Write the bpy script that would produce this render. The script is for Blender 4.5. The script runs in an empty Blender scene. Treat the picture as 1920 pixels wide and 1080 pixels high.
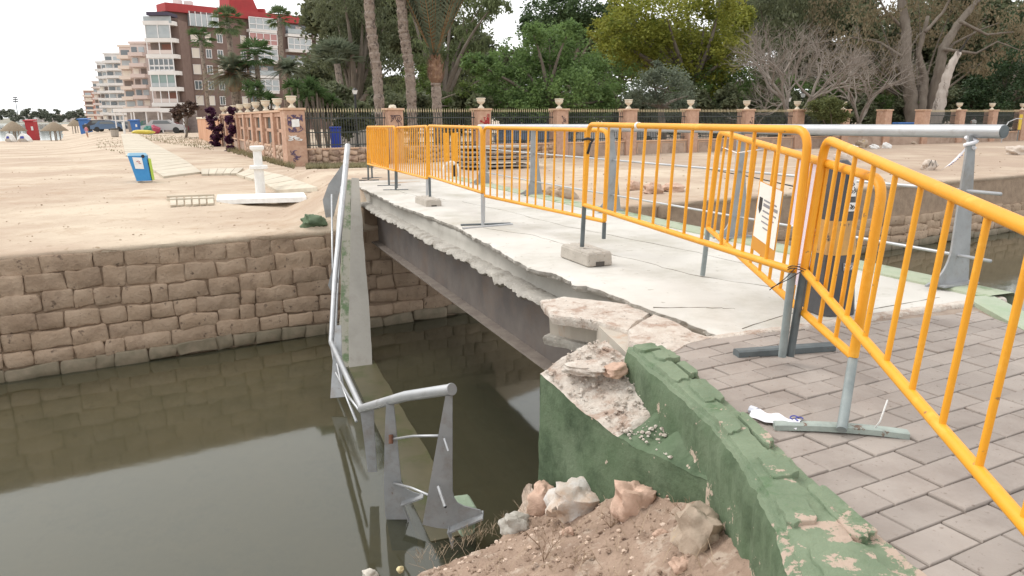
import bpy, math, random
import numpy as np
from mathutils import Vector, Matrix, noise
S = bpy.context.scene
C = S.collection
rnd = random.Random(7)
R = math.radians

# ------------------------------------------------------------------ camera, sky, sun, exposure
FPX = 1350.0; TH = math.atan(318/FPX); ROLL = R(0.3); CZ = 1.15
cd = bpy.data.cameras.new('camera'); cam = bpy.data.objects.new('camera', cd); C.objects.link(cam)
cd.sensor_width = 36; cd.lens = 36*FPX/1920; cd.clip_start = .05; cd.clip_end = 6000
cam.matrix_world = Matrix.Translation((0, 0, CZ)) @ Matrix.Rotation(math.pi/2-TH, 4, 'X') @ Matrix.Rotation(-ROLL, 4, 'Z')
S.camera = cam
W = bpy.data.worlds.new('World'); S.world = W; W.use_nodes = True
nt = W.node_tree; nt.nodes.clear()
sky = nt.nodes.new('ShaderNodeTexSky'); sky.sky_type = 'NISHITA'; sky.sun_disc = False
sky.sun_elevation = R(48); sky.sun_rotation = R(-60); sky.dust_density = 4; sky.air_density = 1; sky.ozone_density = 1
bw = nt.nodes.new('ShaderNodeRGBToBW'); mixc = nt.nodes.new('ShaderNodeMix'); mixc.data_type = 'RGBA'
flat = nt.nodes.new('ShaderNodeMix'); flat.data_type = 'RGBA'
bg = nt.nodes.new('ShaderNodeBackground'); wo = nt.nodes.new('ShaderNodeOutputWorld')
nt.links.new(sky.outputs[0], bw.inputs[0]); nt.links.new(sky.outputs[0], mixc.inputs[6]); nt.links.new(bw.outputs[0], mixc.inputs[7])
mixc.inputs[0].default_value = .93
nt.links.new(mixc.outputs[2], flat.inputs[6]); flat.inputs[7].default_value = (9.5, 9.6, 9.7, 1); flat.inputs[0].default_value = .8   # cloud layer over the clear sky
nt.links.new(flat.outputs[2], bg.inputs[0]); bg.inputs[1].default_value = .12; nt.links.new(bg.outputs[0], wo.inputs[0])
sl = bpy.data.lights.new('sun', 'SUN'); sl.energy = 1.1; sl.angle = R(25); sl.color = (1, .96, .9)
sun = bpy.data.objects.new('sun', sl); C.objects.link(sun)
sd = Vector((-math.cos(R(48))*math.sin(R(60)), -math.cos(R(48))*math.cos(R(60))*-1, math.sin(R(48))))
sun.rotation_euler = sd.to_track_quat('Z', 'Y').to_euler(); sun.location = (0, 0, 30)
S.view_settings.view_transform = 'Standard'; S.view_settings.look = 'None'; S.view_settings.gamma = 1
S.view_settings.use_curve_mapping = False; S.view_settings.exposure = .55
S.render.engine = 'CYCLES'
try:
    S.cycles.max_bounces = 8; S.cycles.transparent_max_bounces = 12
except Exception: pass

# ------------------------------------------------------------------ measuring: a sight line of the camera to a plane of the place
c_, s_ = math.cos(TH), math.sin(TH)
def ray(px, py):
    u = px-960; v = py-540; cr, sr = math.cos(ROLL), math.sin(ROLL)
    u, v = u*cr-v*sr, u*sr+v*cr
    return Vector((u, FPX*c_-v*s_, -FPX*s_-v*c_))
def Z(px, py, z):
    r = ray(px, py); t = (z-CZ)/r.z; return Vector((r.x*t, r.y*t, z))
def Y(px, py, y):
    r = ray(px, py); t = y/r.y; return Vector((r.x*t, y, CZ+r.z*t))
def V(*a): return Vector(a)
BD = V(-.375, .927, 0).normalized()      # along the bridge, away
BP = V(.927, .375, 0).normalized()       # across the bridge, to the right
BO = V(.83, 4.17, 0)
def br(s, t, z): return BO+BD*s+BP*t+V(0, 0, z)
WD = V(.870, .493, 0).normalized(); WN = V(-.493, .870, 0).normalized()   # along / away over the far bank
WO = V(-3.1, 12.15, 0)
def wk(a, q, z): return WO+WD*a+WN*q+V(0, 0, z)
ZW = -2.43

# ------------------------------------------------------------------ mesh building
class MB:
    def __init__(s): s.v = []; s.f = []
    def add(s, vs, fs):
        o = len(s.v); s.v += [tuple(v) for v in vs]; s.f += [tuple(i+o for i in f) for f in fs]; return s
    def box(s, c, size, X=V(1, 0, 0), Yv=V(0, 1, 0), Zv=V(0, 0, 1)):
        c = Vector(c); a, b, d = size[0]/2, size[1]/2, size[2]/2
        vs = [c+X*(a*i)+Yv*(b*j)+Zv*(d*k) for k in (-1, 1) for j in (-1, 1) for i in (-1, 1)]
        return s.add(vs, [(0, 2, 3, 1), (4, 5, 7, 6), (0, 1, 5, 4), (2, 6, 7, 3), (0, 4, 6, 2), (1, 3, 7, 5)])
    def bbox(s, c, size, X=V(1, 0, 0), Yv=V(0, 1, 0), Zv=V(0, 0, 1), b=.01, j=0, top=1.0):
        # box with chamfered edges, 24 corners, optional jitter
        c = Vector(c); hx, hy, hz = size[0]/2, size[1]/2, size[2]/2
        vs = []; idx = {}
        for sx in (-1, 1):
            for sy in (-1, 1):
                for sz in (-1, 1):
                    jit = V(rnd.uniform(-j, j), rnd.uniform(-j, j), rnd.uniform(-j, j))
                    k = top if sz > 0 else 1
                    for ax in range(3):
                        h = [hx*k-b, hy*k-b, hz-b]; h[ax] += b
                        p = V(sx*h[0], sy*h[1], sz*h[2])+jit
                        idx[(sx, sy, sz, ax)] = len(vs); vs.append(c+X*p.x+Yv*p.y+Zv*p.z)
        fs = []
        g = lambda *a: idx[a]
        for q in (-1, 1):
            f = [g(q, -1, -1, 0), g(q, 1, -1, 0), g(q, 1, 1, 0), g(q, -1, 1, 0)]; fs.append(f if q > 0 else f[::-1])
            f = [g(-1, q, -1, 1), g(-1, q, 1, 1), g(1, q, 1, 1), g(1, q, -1, 1)]; fs.append(f if q > 0 else f[::-1])
            f = [g(-1, -1, q, 2), g(1, -1, q, 2), g(1, 1, q, 2), g(-1, 1, q, 2)]; fs.append(f if q > 0 else f[::-1])
            for r in (-1, 1):
                f = [g(q, r, -1, 0), g(q, r, 1, 0), g(q, r, 1, 1), g(q, r, -1, 1)]; fs.append(f if q*r < 0 else f[::-1])
                f = [g(q, -1, r, 0), g(q, 1, r, 0), g(q, 1, r, 2), g(q, -1, r, 2)]; fs.append(f if q*r > 0 else f[::-1])
                f = [g(-1, q, r, 1), g(1, q, r, 1), g(1, q, r, 2), g(-1, q, r, 2)]; fs.append(f if q*r < 0 else f[::-1])
                for t in (-1, 1):
                    f = [g(q, r, t, 0), g(q, r, t, 1), g(q, r, t, 2)]; fs.append(f if q*r*t > 0 else f[::-1])
        return s.add(vs, fs)
    def tube(s, path, rad, n=10, cap=True):
        path = [Vector(p) for p in path]; m = len(path)
        if not hasattr(rad, '__len__'): rad = [rad]*m
        T = [(path[min(i+1, m-1)]-path[max(i-1, 0)]).normalized() for i in range(m)]
        u = T[0].orthogonal().normalized(); vs = []
        for i in range(m):
            u = (u-T[i]*u.dot(T[i]));
            u = u.normalized() if u.length > 1e-6 else T[i].orthogonal().normalized()
            w = T[i].cross(u)
            for k in range(n):
                a = 2*math.pi*k/n; vs.append(path[i]+(u*math.cos(a)+w*math.sin(a))*rad[i])
        fs = [(i*n+k, i*n+(k+1) % n, (i+1)*n+(k+1) % n, (i+1)*n+k) for i in range(m-1) for k in range(n)]
        if cap: fs += [tuple(range(n))[::-1], tuple((m-1)*n+k for k in range(n))]
        return s.add(vs, fs)
    def lathe(s, prof, c=V(0, 0, 0), n=16, ax=V(0, 0, 1)):
        c = Vector(c); u = ax.orthogonal().normalized() if abs(ax.z) < .999 else V(1, 0, 0); w = ax.cross(u); vs = []
        for r, z in prof:
            for k in range(n):
                a = 2*math.pi*k/n; vs.append(c+ax*z+(u*math.cos(a)+w*math.sin(a))*r)
        m = len(prof)
        fs = [(i*n+k, i*n+(k+1) % n, (i+1)*n+(k+1) % n, (i+1)*n+k) for i in range(m-1) for k in range(n)]
        fs += [tuple(range(n))[::-1], tuple((m-1)*n+k for k in range(n))]
        return s.add(vs, fs)
    def prism(s, poly, off):
        # polygon (3-D points) extruded by vector off
        poly = [Vector(p) for p in poly]; n = len(poly); off = Vector(off)
        vs = poly+[p+off for p in poly]
        nrm = V(0, 0, 0)
        for i in range(n): nrm += poly[i].cross(poly[(i+1) % n])
        fl = nrm.dot(off) > 0
        fs = [tuple(range(n)), tuple(range(n, 2*n))[::-1]]+[(i, i+n, (i+1) % n+n, (i+1) % n) for i in range(n)]
        if fl: fs = [f[::-1] for f in fs]
        return s.add(vs, fs)
    def loft(s, rows, closed=False):
        n = len(rows[0]); vs = [p for r in rows for p in r]; fs = []
        for i in range(len(rows)-1):
            for k in range(n if closed else n-1):
                fs.append((i*n+k, i*n+(k+1) % n, (i+1)*n+(k+1) % n, (i+1)*n+k))
        return s.add(vs, fs)
    def mesh(s, name, m, smooth=False):
        me = bpy.data.meshes.new(name); me.from_pydata(s.v, [], s.f); me.update()
        if m: me.materials.append(m)
        if smooth: me.polygons.foreach_set('use_smooth', [True]*len(me.polygons))
        return me
    def build(s, name, m, parent=None, smooth=False):
        return link(name, s.mesh(name, m, smooth), parent)
def link(name, me, parent=None):
    o = bpy.data.objects.new(name, me); C.objects.link(o)
    if parent is not None:
        o.parent = parent; o.matrix_parent_inverse = pinv(parent)
    return o
def pworld(p):
    return (pworld(p.parent) @ p.matrix_parent_inverse @ p.matrix_basis) if p.parent is not None else p.matrix_basis.copy()
def pinv(p): return pworld(p).inverted()
def smoothang(o, deg=35):
    me = o.data; me.polygons.foreach_set('use_smooth', [True]*len(me.polygons))
    try: me.set_sharp_from_angle(angle=R(deg))
    except Exception: pass
    return o
def tag(o, label=None, cat=None, group=None, kind=None):
    if label: o['label'] = label
    if cat: o['category'] = cat
    if group: o['group'] = group
    if kind: o['kind'] = kind
    return o
def thing(name, label, cat, loc=(0, 0, 0), group=None):
    o = bpy.data.objects.new(name, None); C.objects.link(o); o.location = loc; o.empty_display_size = .2
    return tag(o, label, cat, group)
def struct(o): o['kind'] = 'structure'; return o
def rough_mesh(me, amp, sc, seed=0, octv=3):
    for v in me.vertices:
        n = noise.fractal(Vector(v.co)*sc+V(seed*7.3, seed*3.1, 0), .8, 2.0, octv)
        m = noise.fractal(Vector(v.co)*sc+V(9+seed, 31, 5), .8, 2.0, octv)
        k = noise.fractal(Vector(v.co)*sc+V(2, 11+seed, 55), .8, 2.0, octv)
        v.co += V(n, m, k)*amp

# ------------------------------------------------------------------ materials
MATS = {}
def mat(name, c1, c2=None, sc=4, rough=.85, bump=.0, bsc=30, metal=0, c3=None, sc3=1.2, lo3=.55, hi3=.65, objrand=0, spec=.4, stretch=None, lo=.35, hi=.65, c4=None, sc4=25, lo4=.6, hi4=.66, trans=0, wave=None, dist=.01, band=None, thr=None):
    if name in MATS: return MATS[name]
    m = bpy.data.materials.new(name); m.use_nodes = True; t = m.node_tree; N = t.nodes; L = t.links
    b = N['Principled BSDF']; b.inputs['Roughness'].default_value = rough; b.inputs['Metallic'].default_value = metal
    b.inputs['Specular IOR Level'].default_value = spec
    b.inputs['Base Color'].default_value = (*c1, 1)
    geo = N.new('ShaderNodeNewGeometry'); vec = geo.outputs['Position']
    if stretch:
        mp = N.new('ShaderNodeMapping'); mp.inputs['Scale'].default_value = stretch; L.new(vec, mp.inputs[0]); vec = mp.outputs[0]
    def nz(scale, det=6, rg=.6):
        n = N.new('ShaderNodeTexNoise'); n.inputs['Scale'].default_value = scale; n.inputs['Detail'].default_value = det; n.inputs['Roughness'].default_value = rg
        L.new(vec, n.inputs['Vector']); return n
    def ramp(src, lo, hi):
        r = N.new('ShaderNodeMapRange'); r.inputs[1].default_value = lo; r.inputs[2].default_value = hi; L.new(src, r.inputs[0]); return r.outputs[0]
    col = None
    def mix(fac, a, bcol):
        x = N.new('ShaderNodeMix'); x.data_type = 'RGBA'; L.new(fac, x.inputs[0])
        if isinstance(a, tuple): x.inputs[6].default_value = (*a, 1)
        else: L.new(a, x.inputs[6])
        if isinstance(bcol, tuple): x.inputs[7].default_value = (*bcol, 1)
        else: L.new(bcol, x.inputs[7])
        return x.outputs[2]
    if c2: col = mix(ramp(nz(sc).outputs[0], lo, hi), tuple(c1), tuple(c2))
    if c3: col = mix(ramp(nz(sc3, 8, .7).outputs[0], lo3, hi3), col if col else tuple(c1), tuple(c3))
    if c4: col = mix(ramp(nz(sc4, 4, .6).outputs[0], lo4, hi4), col if col else tuple(c1), tuple(c4))
    if band:
        sx = N.new('ShaderNodeSeparateXYZ'); L.new(geo.outputs['Position'], sx.inputs[0]); r0 = ramp(sx.outputs[band[0]], band[1], band[2])
        ns = nz(.5); ad = N.new('ShaderNodeMath'); ad.operation = 'MULTIPLY'; L.new(r0, ad.inputs[0]); L.new(ramp(ns.outputs[0], .25, .6), ad.inputs[1]); col = mix(ad.outputs[0], col, band[3])
    if thr:   # flaked-off paint: (axis, from, to, noise scale, colour): the flaking spreads along the wall
        sx = N.new('ShaderNodeSeparateXYZ'); L.new(geo.outputs['Position'], sx.inputs[0]); r0 = ramp(sx.outputs[thr[0]], thr[1], thr[2])
        ns = nz(thr[3], 10, .72); m_a = N.new('ShaderNodeMath'); m_a.operation = 'MULTIPLY_ADD'; L.new(r0, m_a.inputs[0]); m_a.inputs[1].default_value = .17; L.new(ns.outputs[0], m_a.inputs[2])
        col = mix(ramp(m_a.outputs[0], .635, .65), col, thr[4])
    if objrand:
        oi = N.new('ShaderNodeObjectInfo'); r = N.new('ShaderNodeMapRange'); L.new(oi.outputs['Random'], r.inputs[0])
        r.inputs[3].default_value = 1-objrand; r.inputs[4].default_value = 1+objrand
        x = N.new('ShaderNodeMix'); x.data_type = 'RGBA'; x.blend_type = 'MULTIPLY'; x.inputs[0].default_value = 1
        if col: L.new(col, x.inputs[6])
        else: x.inputs[6].default_value = (*c1, 1)
        cb = N.new('ShaderNodeCombineColor'); [L.new(r.outputs[0], cb.inputs[i]) for i in range(3)]
        L.new(cb.outputs[0], x.inputs[7]); col = x.outputs[2]
    if col: L.new(col, b.inputs['Base Color'])
    if bump:
        n = nz(bsc, 8, .65); bp = N.new('ShaderNodeBump'); bp.inputs['Strength'].default_value = bump; bp.inputs['Distance'].default_value = dist
        L.new(n.outputs[0], bp.inputs['Height']); L.new(bp.outputs[0], b.inputs['Normal'])
    if trans:
        tr = N.new('ShaderNodeBsdfTranslucent'); ms = N.new('ShaderNodeMixShader'); ms.inputs[0].default_value = trans
        if col: L.new(col, tr.inputs[0])
        else: tr.inputs[0].default_value = (*c1, 1)
        L.new(b.outputs[0], ms.inputs[1]); L.new(tr.outputs[0], ms.inputs[2]); L.new(ms.outputs[0], N['Material Output'].inputs[0])
    MATS[name] = m; return m
sand = mat('sand', (.42, .318, .235), (.55, .455, .345), sc=.22, lo=.42, hi=.58, rough=.95, bump=.8, bsc=5, c3=(.38, .265, .18), sc3=.9, lo3=.52, hi3=.74, c4=(.27, .19, .12), sc4=5, lo4=.64, hi4=.74, dist=.05, band=(0, 5., 14., (.37, .275, .205)))
soilm = mat('soil', (.385, .275, .205), (.295, .205, .15), sc=6, rough=.95, bump=.9, bsc=40, c3=(.48, .38, .30), sc3=9, lo3=.54, hi3=.66, c4=(.17, .11, .08), sc4=22, lo4=.64, hi4=.7, dist=.02)
wallst = mat('wall_stone', (.345, .25, .175), (.42, .315, .23), sc=3, rough=.95, bump=1, bsc=13, c3=(.26, .185, .13), sc3=2, lo3=.5, hi3=.72, c4=(.16, .115, .085), sc4=9, lo4=.62, hi4=.70, objrand=.08, spec=.2, dist=.035)
wetst = mat('wet_stone', (.23, .185, .13), (.16, .135, .09), sc=6, rough=.7, bump=.6, bsc=20)
mortar = mat('mortar', (.24, .172, .12), (.32, .235, .165), sc=5, rough=.95, bump=.8, bsc=22, dist=.02)
conc = mat('concrete', (.50, .475, .43), (.60, .575, .53), sc=1.1, rough=.85, bump=.35, bsc=22, c3=(.375, .35, .29), sc3=.8, lo3=.48, hi3=.72, c4=(.33, .30, .25), sc4=11, lo4=.65, hi4=.72, dist=.006)
concgrey = mat('concrete_grey', (.34, .315, .28), (.44, .41, .36), sc=7, rough=.95, bump=1, bsc=40, c3=(.24, .215, .18), sc3=5, lo3=.5, hi3=.65, c4=(.55, .50, .44), sc4=38, lo4=.6, hi4=.68, dist=.015)
concsm = mat('concrete_smooth', (.35, .33, .29), (.42, .395, .35), sc=3, rough=.85, bump=.15, bsc=30, c3=(.27, .25, .215), sc3=1.5, lo3=.5, hi3=.7)
rubble = mat('broken_concrete', (.55, .47, .40), (.66, .60, .53), sc=14, rough=.95, bump=1, bsc=55, c3=(.42, .31, .245), sc3=8, lo3=.5, hi3=.62, c4=(.27, .23, .19), sc4=30, lo4=.62, hi4=.7, dist=.015)
rustst = mat('stained_concrete', (.50, .45, .38), (.43, .38, .32), sc=6, rough=.9, bump=.3, bsc=30, c3=(.42, .25, .16), sc3=7, lo3=.55, hi3=.72, stretch=(1, 1, .25))
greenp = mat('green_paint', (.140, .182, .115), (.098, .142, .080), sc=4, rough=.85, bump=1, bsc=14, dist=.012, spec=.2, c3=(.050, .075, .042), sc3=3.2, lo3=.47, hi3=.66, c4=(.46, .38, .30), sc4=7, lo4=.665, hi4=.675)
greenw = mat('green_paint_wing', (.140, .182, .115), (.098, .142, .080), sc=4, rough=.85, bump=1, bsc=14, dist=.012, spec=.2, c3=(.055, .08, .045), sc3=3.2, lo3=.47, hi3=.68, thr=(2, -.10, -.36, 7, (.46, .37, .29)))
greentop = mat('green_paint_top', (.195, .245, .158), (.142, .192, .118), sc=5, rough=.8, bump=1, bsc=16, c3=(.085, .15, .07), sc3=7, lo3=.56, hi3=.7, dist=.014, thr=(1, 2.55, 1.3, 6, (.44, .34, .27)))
paverm = mat('paver', (.288, .247, .218), (.35, .305, .27), sc=3, rough=.9, bump=.6, bsc=70, c3=(.235, .195, .17), sc3=2.2, lo3=.5, hi3=.75, c4=(.20, .16, .135), sc4=40, lo4=.63, hi4=.70, objrand=.09, dist=.004)
jointm = mat('joint_sand', (.23, .175, .14), (.34, .27, .215), sc=8, rough=.95, bump=.5, bsc=60)
yel = mat('barrier_yellow', (.80, .36, .018), (.73, .31, .012), sc=3, rough=.5, bump=.12, bsc=14, c3=(.84, .42, .05), sc3=9, lo3=.55, hi3=.7, c4=(.34, .17, .05), sc4=30, lo4=.66, hi4=.72, spec=.45)
legm = mat('leg_grey', (.185, .215, .215), (.25, .28, .275), sc=14, rough=.55, bump=.2, bsc=50, c4=(.12, .08, .06), sc4=30, lo4=.70, hi4=.74)
legd = mat('leg_dark', (.085, .10, .105), (.12, .14, .145), sc=12, rough=.5, c4=(.10, .06, .045), sc4=40, lo4=.68, hi4=.72)
footg = mat('foot_pale', (.36, .41, .37), (.29, .33, .30), sc=15, rough=.6, bump=.4, bsc=50, c3=(.17, .11, .08), sc3=18, lo3=.58, hi3=.62)
galv = mat('galvanised', (.42, .43, .44), (.50, .505, .51), sc=4, rough=.45, metal=.55, bump=.08, bsc=20, c3=(.33, .32, .31), sc3=5, lo3=.55, hi3=.75)
galvp = mat('galvanised_plate', (.30, .31, .315), (.37, .375, .38), sc=5, rough=.65, metal=.2, bump=.25, bsc=22, c3=(.25, .22, .19), sc3=4, lo3=.5, hi3=.75, c4=(.19, .115, .08), sc4=16, lo4=.68, hi4=.74)
steel = mat('beam_steel', (.105, .09, .082), (.15, .128, .112), sc=2.5, rough=.8, bump=.3, bsc=20, c3=(.16, .11, .08), sc3=1.5, lo3=.5, hi3=.8)
steelf = mat('beam_flange', (.22, .185, .155), (.16, .13, .11), sc=8, rough=.85, bump=.6, bsc=50)
rust = mat('rust', (.22, .10, .06), (.13, .06, .04), sc=20, rough=.9, bump=.5, bsc=50)
dark = mat('dark_metal', (.025, .025, .025), rough=.5)
white = mat('white_paint', (.80, .79, .77), (.70, .69, .66), sc=6, rough=.6)
paper = mat('paper_white', (.80, .79, .83), rough=.6)
plasticd = mat('charcoal_plastic', (.055, .057, .062), (.08, .082, .088), sc=5, rough=.55, bump=.1, bsc=40)
bluep = mat('print_blue', (.05, .06, .30), rough=.5)
blackp = mat('print_black', (.02, .02, .022), rough=.5)
blockm = mat('block_concrete', (.40, .36, .31), (.47, .425, .37), sc=8, rough=.95, bump=.7, bsc=60, c4=(.27, .24, .20), sc4=40, lo4=.62, hi4=.68)
slabg = mat('slab_green_side', (.15, .21, .11), (.10, .15, .075), sc=5, rough=.85, bump=.5, bsc=30, c3=(.38, .36, .30), sc3=5, lo3=.40, hi3=.52)
slabw = mat('slab_underwater', (.125, .108, .062), (.10, .09, .05), sc=3, rough=.35, c3=(.065, .078, .022), sc3=2, lo3=.5, hi3=.65)
brick = mat('brick_orange', (.44, .265, .185), (.52, .34, .245), sc=7, rough=.9, bump=.3, bsc=12, c3=(.35, .21, .15), sc3=1.6, lo3=.5, hi3=.7, c4=(.55, .40, .30), sc4=3, lo4=.62, hi4=.7)
copingm = mat('coping_clay', (.50, .31, .20), (.58, .40, .28), sc=4, rough=.85, bump=.2, bsc=20)
urnm = mat('urn_stone', (.62, .54, .42), (.70, .63, .51), sc=4, rough=.8)
rubst = mat('rubble_stone', (.42, .29, .20), (.50, .37, .28), sc=3.5, rough=.9, bump=.8, bsc=10, c3=(.30, .20, .15), sc3=4, lo3=.5, hi3=.6, objrand=.2, dist=.03)
iron = mat('fence_iron', (.045, .052, .048), rough=.6)
tipm = mat('fence_tip', (.50, .42, .26), rough=.6)
boardm = mat('boardwalk_slab', (.56, .50, .40), (.48, .42, .33), sc=2, rough=.9, bump=.3, bsc=20, objrand=.05)
binblue = mat('bin_blue', (.035, .22, .50), (.05, .27, .56), sc=3, rough=.45)
bingreen = mat('bin_green', (.42, .60, .06), rough=.5)
redp = mat('red_paint', (.42, .03, .035), rough=.5)
kbl = mat('kiosk_blue', (.05, .15, .40), rough=.6)
thatch = mat('thatch', (.22, .17, .12), (.30, .24, .17), sc=6, rough=.95, bump=.8, bsc=20)
woodm = mat('grey_wood', (.33, .29, .25), (.42, .385, .34), sc=6, rough=.9, stretch=(1, 1, 6))
woodd = mat('dark_wood', (.12, .085, .06), (.17, .125, .09), sc=8, rough=.9)
glass = mat('window_glass', (.13, .15, .16), rough=.15, spec=.8)
glassl = mat('window_glass_pale', (.32, .36, .37), (.42, .45, .46), sc=.6, rough=.2, spec=.8)
shut = mat('shutter_cream', (.74, .67, .58), rough=.7)
wframe = mat('window_frame_white', (.76, .74, .73), rough=.6)
bldbrown = mat('building_brown_brick', (.185, .125, .105), (.215, .15, .125), sc=1.2, rough=.9)
bldred = mat('building_red', (.40, .055, .055), (.34, .05, .05), sc=1, rough=.8)
bldwhite = mat('building_white', (.76, .73, .70), (.68, .65, .62), sc=.3, rough=.8)
bldpink = mat('building_pink', (.60, .51, .47), (.66, .57, .53), sc=.3, rough=.8)
bldcream = mat('building_cream', (.70, .60, .52), rough=.8)
bldrust = mat('building_rust', (.40, .21, .16), rough=.8)
bark = mat('bark', (.15, .122, .098), (.22, .185, .15), sc=3, rough=.95, bump=.9, bsc=9, dist=.05, stretch=(1, 1, .35))
barkpale = mat('bark_pale', (.50, .44, .39), (.36, .31, .27), sc=2, rough=.9, bump=.6, bsc=8, c3=(.16, .13, .11), sc3=2.2, lo3=.56, hi3=.62, stretch=(1, 1, .35))
barkpalm = mat('bark_palm', (.23, .18, .145), (.33, .27, .225), sc=7, rough=.95, bump=1, bsc=9, c3=(.11, .085, .07), sc3=5, lo3=.52, hi3=.6, dist=.06)
twigm = mat('twig_dry', (.22, .185, .155), (.29, .25, .215), sc=2, rough=.95)
def leafm(name, a, b, c, sc=.5): return mat(name, a, b, sc=sc, rough=.65, c3=c, sc3=sc*3, lo3=.5, hi3=.62, trans=.38, spec=.3)
lf_mid = leafm('leaf_mid_green', (0.131, 0.204, 0.063), (0.185, 0.280, 0.092), (0.079, 0.129, 0.046))
lf_dark = leafm('leaf_dark', (0.067, 0.106, 0.042), (0.096, 0.144, 0.058), (0.042, 0.067, 0.031))
lf_dk2 = leafm('leaf_olive_dark', (0.124, 0.143, 0.075), (0.166, 0.182, 0.098), (0.076, 0.086, 0.049))
lf_yel = leafm('leaf_yellow_green', (0.235, 0.250, 0.042), (0.30, 0.295, 0.05), (0.15, 0.19, 0.035), .35)
lf_grey = leafm('leaf_grey_green', (0.149, 0.179, 0.122), (0.196, 0.222, 0.157), (0.102, 0.125, 0.086))
lf_brn = leafm('leaf_brownish', (0.195, 0.157, 0.092), (0.250, 0.196, 0.120), (0.133, 0.120, 0.067))
lf_euc = leafm('leaf_eucalypt', (0.143, 0.176, 0.076), (0.202, 0.235, 0.109), (0.084, 0.109, 0.050))
lf_palm = leafm('palm_frond', (0.114, 0.162, 0.072), (0.162, 0.210, 0.102), (0.078, 0.114, 0.048), 1)
lf_palmg = leafm('palm_frond_grey', (.16, .19, .125), (.20, .225, .155), (.11, .14, .09), 1)
lf_palmo = leafm('palm_stalk_orange', (.36, .19, .08), (.42, .26, .13), (.24, .12, .06), 1)
lf_purple = leafm('leaf_purple', (.075, .022, .055), (.11, .035, .08), (.05, .018, .035), 2)
lf_grass = leafm('dry_grass', (.25, .22, .12), (.30, .27, .17), (.17, .16, .08), 2)
lf_yuc = leafm('leaf_yucca', (0.066, 0.120, 0.039), (0.110, 0.170, 0.065), (0.044, 0.080, 0.026), 1.5)

# water: reflecting sheet, tinted see-through
wm = bpy.data.materials.new('water'); wm.use_nodes = True; t = wm.node_tree; N = t.nodes; L = t.links; N.clear()
out = N.new('ShaderNodeOutputMaterial'); gl = N.new('ShaderNodeBsdfGlossy'); gl.inputs['Roughness'].default_value = .06; gl.inputs['Color'].default_value = (.93, .95, .93, 1)
tr = N.new('ShaderNodeBsdfTransparent'); tr.inputs[0].default_value = (.58, .56, .40, 1)
df = N.new('ShaderNodeBsdfDiffuse'); df.inputs[0].default_value = (.085, .086, .058, 1)
m1 = N.new('ShaderNodeMixShader'); m1.inputs[0].default_value = .48; L.new(df.outputs[0], m1.inputs[2]); L.new(tr.outputs[0], m1.inputs[1])
fr = N.new('ShaderNodeFresnel'); fr.inputs[0].default_value = 1.6
m2 = N.new('ShaderNodeMixShader'); L.new(fr.outputs[0], m2.inputs[0]); L.new(m1.outputs[0], m2.inputs[1]); L.new(gl.outputs[0], m2.inputs[2]); L.new(m2.outputs[0], out.inputs[0])
n1 = N.new('ShaderNodeTexNoise'); n1.inputs['Scale'].default_value = 1.6; n1.inputs['Detail'].default_value = 3; g = N.new('ShaderNodeNewGeometry'); L.new(g.outputs['Position'], n1.inputs['Vector'])
bp = N.new('ShaderNodeBump'); bp.inputs['Strength'].default_value = .09; bp.inputs['Distance'].default_value = .02; L.new(n1.outputs[0], bp.inputs['Height']); L.new(bp.outputs[0], gl.inputs['Normal']); L.new(bp.outputs[0], fr.inputs['Normal'])
MATS['water'] = wm

# ------------------------------------------------------------------ the ground, canal and water
def sm(a, b, x):
    t = max(0, min(1, (x-a)/(b-a))); return t*t*(3-2*t)
def ground(x, y):
    d = math.hypot(x, y); k = x/max(y, 1)
    left = 1-sm(-.62, -.535, k)
    z = -.66 - left*1.86*sm(25, 190, d)**.8 
    # approach ramp behind the far deck end
    r = V(x, y, 0)-BO; s = r.dot(BD); t = r.dot(BP)
    side = sm(-1.3, .1, t)*(1-sm(2.4, 5.0, t)); z2 = -.085
    z += (z2-(-.66))*side*sm(8.0, 10.4, s)*(1-sm(13, 26, s))
    if y < 34: z += .030*noise.fractal(V(x*1.6, y*1.6, 8), .8, 2, 3)*sm(.3, 1.2, (V(x, y, 0)-WO).dot(WN))
    z += .025*noise.noise(V(x*.45, y*.45, 0)) + .05*noise.noise(V(x*.1, y*.1, 3))*sm(0, 4, (V(x, y, 0)-WO).dot(WN))
    return z
def sheet(name, avals, qvals, fn, m):
    mb = MB(); rows = [[fn(a, q) for a in avals] for q in qvals]; mb.loft(rows); return mb.build(name, m, smooth=True)
def gspace(a, b, n, p): return [a+(b-a)*(i/n)**p for i in range(n+1)]
av = [-v for v in gspace(26, 900, 40, 2.2)][::-1]+[-26+ i*.42 for i in range(1, 150)]+gspace(37, 500, 24, 2.2)
qv = [0, .02]+gspace(.12, 26, 70, 1.35)+gspace(27, 900, 60, 2.2)
def gfar(a, q):
    p = wk(a, q, 0); z = ground(p.x, p.y)
    if q <= .02: z = -.69 + .02*noise.noise(V(a*3, 0, 0))
    return V(p.x, p.y, z)
struct(sheet('beach', av, qv, gfar, sand))
mb = MB(); mb.add([(-2500, -300, -3.7), (2500, -300, -3.7), (2500, 2600, -3.7), (-2500, 2600, -3.7)], [(0, 1, 2, 3)])
bedm = mat('canal_mud', (.075, .07, .035), (.10, .088, .05), sc=1.2, rough=1)
struct(mb.build('canal_bed', bedm))
mb = MB(); mb.add([(-2500, -300, ZW), (2500, -300, ZW), (2500, 2600, ZW), (-2500, 2600, ZW)], [(0, 1, 2, 3)])
struct(mb.build('water', wm))
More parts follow.
